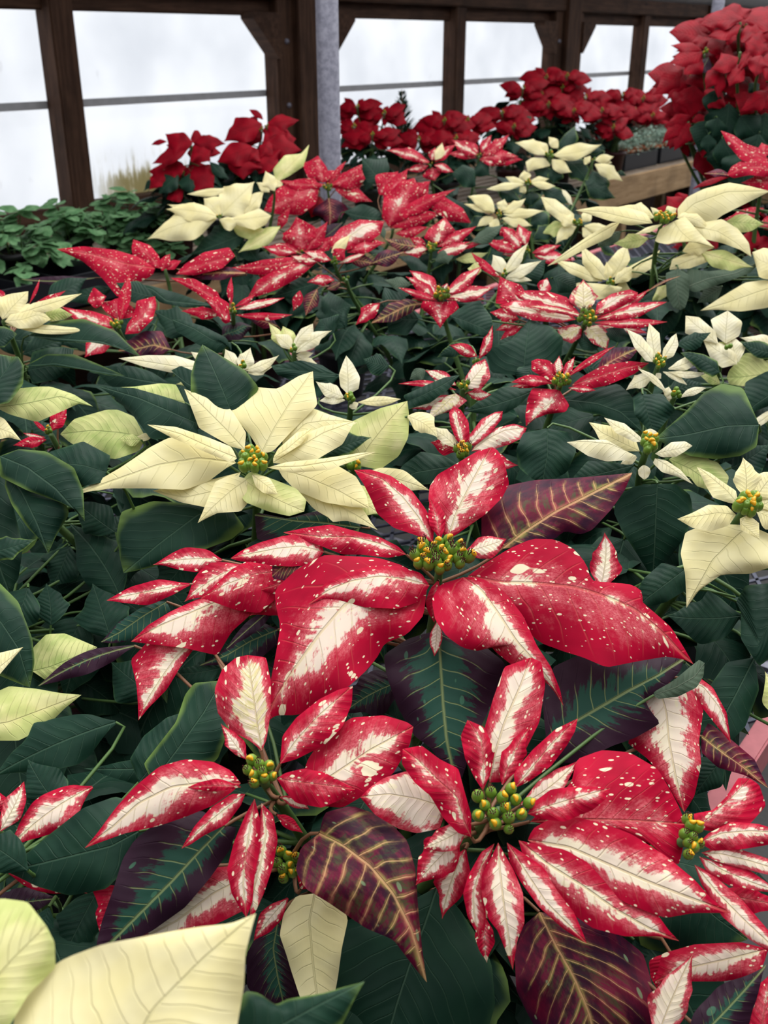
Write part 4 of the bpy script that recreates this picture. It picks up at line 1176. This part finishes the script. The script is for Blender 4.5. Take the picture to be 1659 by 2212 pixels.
def parse_leaf(tok, kind):
    L = dict(kind=kind, A=None, B=None, shape='o', z=None, h=None, amt=None, T=None, b=0, roll=0, nop=0, droop=1., wave=1., wl=10, wr=10); i = 0
    if tok[0] == 'M':
        cur = None; lists = dict(M=[], A=[], B=[])
        while i < len(tok):
            t = tok[i]
            if t in 'MAB': cur = t
            elif ',' in t and t[0] in '-0123456789': lists[cur].append(xy(t))
            else: break
            i += 1
        L['mid'] = lists['M']; L['A'] = lists['A']; L['B'] = lists['B']
    else:
        a, c = np.array(xy(tok[0])), np.array(xy(tok[1])); wl, wr = tok[2].split('/'); L['wl'], L['wr'] = float(wl), float(wr); i = 3
        L['ends'] = (a, c)
    for t in tok[i:]:
        if t in PROF: L['shape'] = t
        elif t == 'x': L['nop'] = 1
        elif t[0] == 'z': L['z'] = float(t[1:])/100
        elif t[0] == 'h': L['h'] = [float(q) for q in t[1:].split(',')]
        elif t[0] == 'c': L['amt'] = float(t[1:])
        elif t[0] == 'T': L['T'] = float(t[1:])
        elif t[0] == 'b': L['b'] = float(t[1:])
        elif t[0] == 'r': L['roll'] = float(t[1:])
        elif t[0] == 'd': L['droop'] = float(t[1:])
    if 'ends' in L:
        a, c = L['ends']; d = c-a; ln = np.linalg.norm(d); lf = np.array([d[1], -d[0]])/ln
        bend = L['b'] or RNG.uniform(-.06, .06)*ln
        u = np.linspace(0, 1, 7); L['mid'] = [tuple(a+d*q+lf*bend*4*q*(1-q)) for q in u]
    return L
# ---------------------------------------------------------------- cyathia, pots, filler leaves: shared meshes
def urn():
    V, Fs = lathe([(.0, 0), (.22, .05), (.40, .25), (.46, .5), (.40, .75), (.25, .92), (.16, .97), (0, .9)], 10); return mesh('cyathium', V, Fs, CYG, True)
def bean():
    V, Fs = [], []
    n, m = 8, 6
    for j in range(m+1):
        for i in range(n):
            t = math.pi*j/m; a = 2*math.pi*i/n; x = .30*math.cos(t); r = math.sin(t); V.append((x, .19*r*math.cos(a)*(1-.35*math.cos(2*t)*0)+.06*math.cos(t*2), .17*r*math.sin(a)))
    for j in range(m):
        for i in range(n): Fs.append((j*n+i, j*n+(i+1) % n, (j+1)*n+(i+1) % n, (j+1)*n+i))
    return mesh('nectar_gland', V, Fs, CYY, True)
def tuft():
    V, Fs = [], []; rr = random.Random(3)
    for i in range(7):
        a = i*.9; r = .12*(i > 0); p = Vector((r*math.cos(a), r*math.sin(a), .85)); q = p+Vector((r*.8*math.cos(a), r*.8*math.sin(a), .28+.1*rr.random()))
        tube(V, Fs, [p, q, q+Vector((0, 0, .09))], [.03, .035, .06], 5)
    return mesh('stamen_tuft', V, Fs, CYR, True)
URN, BEAN, TUFT = urn(), bean(), tuft()
POT = []
for m in POTM:
    V, Fs = lathe([(0, 0), (.052, 0), (.068, .115), (.075, .115), (.076, .135), (.071, .135), (.066, .11), (.060, .105)], 28); POT.append(mesh('pot', V, Fs, m, True))
V, Fs = lathe([(.069, .118), (.04, .123), (.0, .121)], 20); SOILM = mesh('soil', V, Fs, SOIL, True)
FILL = []
for k in range(6):
    rr = random.Random(k+20); NU, NV = 10, 3; us = np.linspace(0, 1, NU+1); vs = np.linspace(-1, 1, 2*NV+1)
    pr = np.array(PROF['oohtwo'[k]]); w_ = np.interp(us, pr[:, 0], pr[:, 1])*rr.uniform(.25, .33)
    P = np.zeros((NU+1, 2*NV+1, 3)); att = np.zeros_like(P); ph = rr.random()*6
    for j, v in enumerate(vs):
        P[:, j, 0] = v*w_; P[:, j, 1] = us*(1-.12*us)
        P[:, j, 2] = .10*us-.42*us**2+w_*(.25*abs(v)-.5*v*v+.22*v*v*np.sin(us*11+ph+v))
        att[:, j] = np.stack([us, v*w_, np.full(NU+1, v)], 1)
    EV, EF = [], []; tube(EV, EF, [(0, -.5, -.08), (0, -.25, -.02), (0, .0, 0)], [.018, .014, .012], 5)
    FILL.append((P, att, EV, EF))
def fillmesh(k, kind):
    P, att, EV, EF = FILL[k]; return leafmesh('leaf', P, att, [MAT[kind], RSTEM if kind in 'pv' else STEM], np.zeros(3), (EV, EF))
FM = {(k, kind): fillmesh(k, kind) for k in range(6) for kind in ('g', 'e', 'r')}
def place(name, me, parent, loc, mat3, s):
    o = link(name, me, parent); M = Matrix(mat3).to_4x4() if not isinstance(mat3, Matrix) else mat3.to_4x4()
    o.matrix_local = Matrix.Translation(loc) @ M @ Matrix.Scale(s, 4); return o
def basis(N, spin=0):
    z = Vector(N).normalized(); x = z.cross(Vector((0, 1, .2))).normalized(); y = z.cross(x); R = Matrix((x, y, z)).transposed()
    return R @ Matrix.Rotation(spin, 3, 'Z')
def add_filler(t, org, stems, zp, n, rr, kinds='ggggge', top=.80, size=1.0):
    for i in range(n):
        C, pts = stems[i % len(stems)]
        for tr_ in range(6):
            f = rr.uniform(.22, top*(1-.08*tr_)); j = f*(len(pts)-1); a = int(j); p = pts[a].lerp(pts[min(a+1, len(pts)-1)], j-a)
            if p.z > C.z-.055: p = Vector((p.x, p.y, C.z-.055))
            az = i*2.4+rr.uniform(-.4, .4)+tr_*1.1; pit = rr.uniform(-.45, .25)-.25*(f > .6); s = rr.uniform(.085, .14)*size
            R = Matrix.Rotation(az, 3, 'Z') @ Matrix.Rotation(pit, 3, 'X') @ Matrix.Rotation(rr.uniform(-.3, .3), 3, 'Y')
            q = p+R @ Vector((0, .5*s, .08*s)); k = rr.randrange(6)
            W = np.array(q)+(FILL[k][0].reshape(-1, 3)*s) @ np.array(R).T
            if W[:, 2].min() > zp+.02 and not infront(W): break
        else: continue
        kd = rr.choice(kinds)
        o = place('leaf', FM[(k, kd)], t, q-org, R, s); setleaf(o, s, .5)
POTS = []
def potspot(x, y, kind):
    for it in range(60):
        mv = np.zeros(2)
        for (a, b_) in POTS:
            d = np.array([x-a, y-b_]); L = np.linalg.norm(d)
            if L < .17: mv += (d/(L+1e-6) if L > 1e-4 else np.array([1, 0]))*(.175-L)*.6
        if np.abs(mv).sum() < 1e-5: break
        x += mv[0]; y += mv[1]
        p = np.array([x, y])-W0; s = p@WD; n = p@WN; lo, hi = ((1.90, 3.48) if kind == 'b' else (.25, 1.10)); n = min(max(n, lo), hi); q = W0+WD*s+WN*n; x, y = q
    p = np.array([x, y])-W0; s = p@WD; n = p@WN; lo, hi = ((1.90, 3.48) if kind == 'b' else (.25, 1.10)); n = min(max(n, lo), hi); q = W0+WD*s+WN*n
    POTS.append((q[0], q[1])); return q
def mkplant(label, kind, flag, heads, fill=20):
    rr = random.Random(label); z0 = (BZ if flag[0] == 'b' else WBZ)
    nleaf = [max(1, len(h.leaves)) for h in heads]
    inside = [h for h in heads]
    cx = sum(h.C[0] for h in inside)/len(inside); cy = sum(h.C[1] for h in inside)/len(inside)
    if 'tall glossy' in label: cx += .16
    q = potspot(cx, cy+.03, flag[0]); org = Vector((q[0], q[1], z0))
    grp = {'b': 'potted poinsettias on the long mesh bench', 'w': 'potted red poinsettias along the translucent wall'}[flag[0]]
    stems = []
    for i, h in enumerate(heads):
        C = Vector(h.C-h.N*.004); a = i*2.2; b0 = org+Vector((.02*math.cos(a), .02*math.sin(a), .115))
        up = C-Vector(h.N)*.10; up.z = min(up.z, C.z-.06)
        pts = []
        for k in range(11):
            u = k/10; c1 = b0+Vector((0, 0, (C.z-b0.z)*.45)); pts.append(b0*(1-u)**3+c1*3*u*(1-u)**2+up*3*u*u*(1-u)+C*u**3)
        V, Fs = [], []; tube(V, Fs, [p-org for p in pts], list(np.linspace(.0065, .0032, 11)), 8)
        stems.append((C, pts, mesh('stem', V, Fs, STEM, True)))
    for i, h in enumerate(heads):
        for k, L in enumerate(h.leaves):
            kd = L['kind']; green = kd in GREENY
            if L['z'] is None: L['z'] = -.0016*k-(.02 if kd in 'ges' else 0)
            else: L['z'] -= .0008*k
            if L['h'] is None: L['h'] = [0, 4, -8] if green else [0, 4, -3]
            if L['amt'] is None: L['amt'] = DEFAMT.get(kd, .5)
            if kd == 'm' and h.d > 1.4: L['amt'] *= .82 if h.d < 2.4 else .62
            L['grid'] = leafgrid(L, h); splat(L['grid'][0])
    return label, kind, flag, heads, fill, rr, org, grp, stems
def realize(label, kind, flag, heads, fill, rr, org, grp, stems):
    t = thing('potted_poinsettia', label, 'poinsettia', org, 0, grp)
    link('pot', POT[int(flag[1])], t); link('soil', SOILM, t)
    for C, pts, me in stems: link('stem', me, t)
    stems = [q[:2] for q in stems]
    for i, h in enumerate(heads):
        for k, L in enumerate(h.leaves):
            kd = L['kind']; green = kd in GREENY
            P, att, Ln, b0, e0 = L['grid']
            extra = None; mats = [MAT[kd]]
            if (green or L['z'] < -.012) and not L['nop']:
                cand = sorted(((p-Vector(b0)).length+max(0, p.z-b0[2]+.01)*3, tuple(p)) for C, pts in stems for p in pts[2:])
                B = Vector(P[0, P.shape[1]//2]); T = (B-Vector(P[2, P.shape[1]//2])).normalized(); path = None
                for dd_, p in cand[:14]:
                    p = Vector(p); c = B+T*min(.03, .3*(p-B).length); c.z -= .004
                    pp = [B*(1-u)**2+c*2*u*(1-u)+p*u*u for u in (0, .25, .5, .75, 1)]
                    dense = [pp[q].lerp(pp[q+1], f) for q in range(4) for f in (0, .25, .5, .75)]
                    if not infront(dense[2:], .012): path = pp; break
                if path is None:
                    p = B+T*.025+Vector((0, .02, -.07)); c = B+T*.02; path = [B*(1-u)**2+c*2*u*(1-u)+p*u*u for u in (0, .25, .5, .75, 1)]
                EV, EF = [], []; tube(EV, EF, path, [.0011, .0013, .0014, .0015, .0017], 6, False)
                extra = (EV, EF); mats.append(RSTEM if kd in 'pvmnr' else STEM)
            o = link('leaf' if green else 'bract', leafmesh('leaf', P, att, mats, b0, extra), t, Vector(b0)-org)
            setleaf(o, Ln, L['amt'])
            if kd in NAMES and kd not in 'gmcwr': o['label'] = {'n': 'veined cream bract with red edge', 'k': 'pale bract tinged green', 'e': 'green leaf with yellow green edge', 'y': 'yellow green leaf', 's': 'curled grey green leaf', 'p': 'dark purple leaf with green centre', 'v': 'purple leaf with yellow pink veins'}[kd]
        if h.cy:
            n, rx, ry = h.cy; s = (26 if n >= 12 else 24 if n > 6 else 20)*h.d/FPX
            if h.d > 1.15: s = min(rx*.75, 14)*h.d/FPX
            s = min(max(s, .0065), .0095)
            for k in range(n):
                r = math.sqrt((k+.5)/n)*.88; a = k*2.39996
                q2 = np.array([h.px[0]+rx*r*math.cos(a), h.px[1]+ry*r*math.sin(a)])
                P = hit(q2, h.C, h.N, .001+.0035*(1-r)); lean = (Vector(P)-Vector(h.C))*14
                R = basis(Vector(h.N)+lean+Vector((rr.uniform(-.15, .15), 0, .25)), rr.random()*6)
                c = place('cyathium', URN, t, Vector(P)-org, R, s*rr.uniform(.9, 1.15)); c.scale.z *= 1.25
                if rr.random() < .6:
                    g = link('nectar_gland', BEAN, c, (rr.uniform(-.05, .05), .12, .98)); g.rotation_euler = (rr.uniform(-.5, .2), rr.uniform(-.3, .3), rr.random()*.6)
                    if kind == 'marbled' and rr.random() < .5: link('stamen_tuft', TUFT, c, (0, -.14, -.1))
                elif kind == 'marbled': link('stamen_tuft', TUFT, c)
    add_filler(t, org, stems, org.z, fill, rr, 'gggrre' if 'tall glossy' in label else 'ggggge', .92 if kind == 'red' else .8)
def newhead(px, d, tilt, cy, az=0):
    h = Head(); h.px = px; h.d = d; h.C = at(px[0], px[1], d); h.N = tnormal(tilt, az); h.cy = cy; h.leaves = []; return h
plants = []
for ln in DATA.strip().splitlines():
    tk = ln.split()
    if tk[0] == 'P': a = ln[2:].split('|'); plants.append((a[0], a[1], a[2], []))
    elif tk[0] == 'H':
        tilt, az, cy = 36, 0, None
        for t in tk[3:]:
            if t[:2] == 'cy': v = [float(q) for q in t[2:].split(',')]; cy = (int(v[0]), v[1], v[2]) if v[0] else None
            elif t[0] == 't': tilt = float(t[1:])
            elif t[0] == 'a': az = float(t[1:])
        plants[-1][3].append(newhead(xy(tk[1]), float(tk[2]), tilt, cy, az))
    else: plants[-1][3][-1].leaves.append(parse_leaf(tk[1:], tk[0]))
PREP = []
def autoheads(lab, hs, n=15):
    rr = random.Random(lab); out = []
    for (x, y, d, rx, ry) in hs:
        h = newhead((x, y), d, 38, (3, 6, 4))
        for i in range(n):
            a = i*2.39996+rr.uniform(-.3, .3); r = (.8+.6*rr.random()) if i > 3 else .5+.2*rr.random()
            tx, ty = x+rx*r*math.cos(a), y+ry*r*math.sin(a)+(ry*.25 if i > 6 else 0)
            ln = math.hypot(tx-x, ty-y); wd = max(3.5, ln*rr.uniform(.15, .22)+1)
            h.leaves.append(parse_leaf(['%.1f,%.1f' % (x+(tx-x)*.08, y+(ty-y)*.08), '%.1f,%.1f' % (tx, ty), '%.1f/%.1f' % (wd, wd*rr.uniform(.8, 1.1)), 'l' if i % 3 else 'o', 'z%.2f' % (-.35*i), 'h0,6,-9'], 'r'))
        out.append(h)
    return out
# back rows of red poinsettias along the wall: heads at (x, y, d, rx, ry)
REDS = [
 ('red poinsettia just right of the left steel pole, in the back row', 'w0', [(772, 232, 4.9, 48, 24), (830, 246, 4.9, 52, 22), (805, 292, 4.7, 62, 26), (765, 275, 4.8, 40, 20)]),
 ('low red poinsettia in front of the third window, left of the tall red cluster', 'w2', [(905, 302, 5.0, 55, 24), (960, 262, 5.1, 60, 28), (1010, 262, 5.2, 56, 20), (985, 300, 5.0, 50, 22)]),
 ('red poinsettia on the left flank of the tallest wall side red cluster', 'w1', [(1085, 245, 5.6, 56, 22), (1130, 192, 5.8, 50, 20), (1110, 275, 5.5, 40, 20)]),
 ('tallest red poinsettia of the wall side row, below the knee brace of the third window', 'w0', [(1180, 168, 6.0, 52, 22), (1215, 190, 6.0, 48, 24), (1185, 226, 5.8, 62, 26), (1170, 205, 5.9, 50, 22), (1225, 165, 6.0, 40, 18)]),
 ('red poinsettia right of the tallest wall side one, with a lower hanging bloom', 'w2', [(1265, 212, 6.0, 44, 22), (1240, 240, 5.8, 44, 22), (1300, 240, 6.0, 44, 20), (1325, 276, 6.0, 36, 22)]),
 ('red poinsettia at the far end of the wall row beside the tall glossy one', 'w1', [(1345, 206, 6.6, 46, 18), (1390, 214, 6.6, 46, 18), (1372, 240, 6.5, 48, 20), (1330, 236, 6.4, 40, 18), (1410, 250, 6.5, 40, 20)])]
for lab, fl_, hs in REDS:
    H_ = autoheads(lab, hs)
    PREP.append(mkplant(lab, 'red', fl_, H_, 50))
for lab, kd, fl_, hs in plants:
    if 'tall glossy' in lab: hs += autoheads(lab, [(1610, 60, 3.05, 84, 46), (1545, 92, 3.05, 80, 42), (1640, 128, 3.0, 80, 50), (1565, 150, 3.05, 90, 50), (1490, 172, 3.1, 70, 44), (1500, 235, 3.05, 56, 46), (1635, 195, 3.0, 70, 44), (1560, 62, 3.1, 70, 40), (1470, 285, 3.0, 40, 36)], 12)
    if 'first of the back row' in lab: hs += autoheads(lab, [(412, 318, 3.66, 66, 22), (395, 375, 3.6, 60, 30)], 10)
    if 'double wood post' in lab: hs += autoheads(lab, [(565, 282, 3.8, 66, 26), (545, 335, 3.75, 62, 26)], 10)
    PREP.append(mkplant(lab, kd, fl_, hs, 34+6*len(hs)))
DM[71:108, 332:374] = np.minimum(DM[71:108, 332:374], 6.2)
DM[10:100, 0:84] = np.minimum(DM[10:100, 0:84], 3.0)
for q in PREP: realize(*q)
# ---------------------------------------------------------------- mint like herbs and silver foliage on the wall bench
def mintleaf():
    NU, NV = 6, 2; us = np.linspace(0, 1, NU+1); vs = np.linspace(-1, 1, 2*NV+1); w_ = np.interp(us, [0, .1, .3, .55, .8, 1], [.05, .5, .95, 1, .7, .0])*.40
    P = np.zeros((NU+1, 2*NV+1, 3)); att = np.zeros_like(P)
    for j, v in enumerate(vs):
        P[:, j, 0] = v*w_*(1+.1*np.sin(us*25)*abs(v)); P[:, j, 1] = us; P[:, j, 2] = .05-.25*us**2+w_*(.3*abs(v)-.3*v*v); att[:, j] = np.stack([us, v*w_, np.full(NU+1, v)], 1)
    return leafmesh('leaf', P, att, MAT['mint'], np.zeros(3))
ML = mintleaf()
V, Fs = [], []; box(V, Fs, (0, 0, .004), (.50, .30, .008))
for sx, sy, ww, dd in ((0, .146, .50, .008), (0, -.146, .50, .008), (.246, 0, .008, .284), (-.246, 0, .008, .284)): box(V, Fs, (sx, sy, .05), (ww, dd, .10))
for k in (-1, 0, 1): box(V, Fs, (k*.125, 0, .04), (.006, .284, .07))
TRM = mesh('tray', V, Fs, TRAY)
def herb(label, px, py, d, rad, n, hgt, seed):
    rr = random.Random(seed); p = at(px, py, d); org = Vector((p[0], p[1], WBZ)); t = thing('potted_mint', label, 'herb', org, 0, 'potted mint plants by the left window')
    link('pot', POT[2], t); link('soil', SOILM, t); k = 0
    tips = []
    for i in range(11):
        a = i*2.4; r = rad*math.sqrt((i+.5)/11); z = .13+hgt*(1-1.35*(r/rad)**2)*rr.uniform(.8, 1.1)
        b0 = Vector((.03*math.cos(a), .03*math.sin(a), .12)); e = Vector((r*math.cos(a), r*math.sin(a), z)); m_ = Vector((e.x*.6, e.y*.6, b0.z+(z-b0.z)*.6))
        pts = [b0*(1-u)**2+m_*2*u*(1-u)+e*u*u for u in np.linspace(0, 1, 6)]
        V, Fs = [], []; tube(V, Fs, pts, .002, 5); link('stem', mesh('stem', V, Fs, STEM, True), t); tips.append(pts)
    for i in range(n):
        pts = tips[i % 11]; f = rr.uniform(.2, 1.0)**.6; j = f*5; a_ = min(4, int(j)); q = pts[a_].lerp(pts[a_+1], j-a_)
        R = Matrix.Rotation(rr.random()*6.28, 3, 'Z') @ Matrix.Rotation(rr.uniform(-.5, .45), 3, 'X') @ Matrix.Rotation(rr.uniform(-.4, .4), 3, 'Y')
        o = place('leaf', ML, t, q+R @ Vector((0, .006, 0)), R, rr.uniform(.040, .066)); setleaf(o, .05, .5)
for i, (lab, px, py, d, rad) in enumerate([('bushy green mint at the left edge of the picture below the window', 28, 540, 3.55, .20), ('green mint plant in front of the leftmost wood post', 155, 515, 3.75, .18), ('green mint under the mould stained window, right of the post', 262, 500, 3.9, .20), ('green mint plant nearest the pale yellow poinsettia at the back left', 345, 520, 3.8, .16)]):
    herb(lab, px, py, d, rad, 190, .13, i)
t = thing('plant_tray', 'black plastic tray on the wall bench below the left mint', 'tray', tuple(at(40, 600, 3.35)[:2])+(WBZ,), WANG); link('tray_body', TRM, t)
SIL = plain('silver_foliage', (.30, .42, .34), .7, .2, sc=80)
V, Fs = lathe([(0, 0), (.036, 0), (.048, .08), (.054, .08), (.055, .10), (.049, .10), (.046, .08)], 20); TP = mesh('clay_pot', V, Fs, TERRA, True)
tx = at(1400, 360, 7.0); TRX = None
for i in range(3):
    s = 3.95+i*.56; p = wp(s, .96, WBZ); t = thing('plant_tray', ['black tray of silver plants nearest the camera on the tan bench', 'second black tray of silver plants along the tan bench edge', 'farthest black tray on the tan bench behind the tall red poinsettia'][i], 'tray', p, WANG, 'black trays along the tan bench'); link('tray_body', TRM, t)
    for k in range(8):
        rr = random.Random(100+i*8+k); q = wp(s-.18+.12*(k % 4), .90+.12*(k//4), WBZ+.012)
        t = thing('silver_foliage_plant', 'small silver leaved plant in a clay pot, '+['in the nearest black tray', 'in the middle black tray', 'in the farthest black tray'][i], 'plant', q, 0, ['silver plants in the near tray', 'silver plants in the middle tray', 'silver plants in the far tray'][i]); link('clay_pot', TP, t)
        V, Fs = [], []
        for j in range(220):
            a = rr.random()*6.28; r = .10*math.sqrt(rr.random()); z = .10+.10*(1-(r/.09)**2)*rr.uniform(.4, 1.1); c = Vector((r*math.cos(a), r*math.sin(a), z))
            dr = Vector((math.cos(a+rr.uniform(-1, 1)), math.sin(a+rr.uniform(-1, 1)), rr.uniform(-.2, .8))).normalized(); sd = dr.cross(Vector((0, 0, 1))).normalized(); l_ = rr.uniform(.015, .03); b_ = len(V)
            V += [c, c+dr*l_*.5+sd*l_*.28, c+dr*l_, c+dr*l_*.5-sd*l_*.28]; Fs.append((b_, b_+1, b_+2, b_+3))
        o = link('foliage', mesh('foliage', V, Fs, SIL), t); o['kind'] = 'stuff'
# upright conifer sprig in front of the third window
p = at(868, 285, 5.15); org = Vector((p[0], p[1], WBZ)); t = thing('potted_conifer', 'thin upright conifer seedling rising above the back red poinsettias', 'conifer', org); link('pot', POT[2], t); link('soil', SOILM, t)
top = at(865, 192, 5.15)[2]-WBZ; V, Fs = [], []; tube(V, Fs, [(0, 0, .1), (0, 0, top*.6), (0, 0, top)], [.006, .004, .001], 6); link('stem', mesh('stem', V, Fs, RSTEM, True), t)
rr = random.Random(5); V, Fs = [], []
for i in range(260):
    u = rr.random(); z = .2+(top-.22)*u; a = rr.random()*6.28; L_ = .10*(1-u)+.02; b0 = Vector((0, 0, z)); e = b0+Vector((math.cos(a)*L_, math.sin(a)*L_, L_*.9)); sd = Vector((-math.sin(a), math.cos(a), 0))*.006; m_ = (b0+e)/2; k = len(V)
    V += [b0, m_+sd, e, m_-sd]; Fs.append((k, k+1, k+2, k+3))
o = link('needles', mesh('needles', V, Fs, MAT['g']), t); o['kind'] = 'stuff'
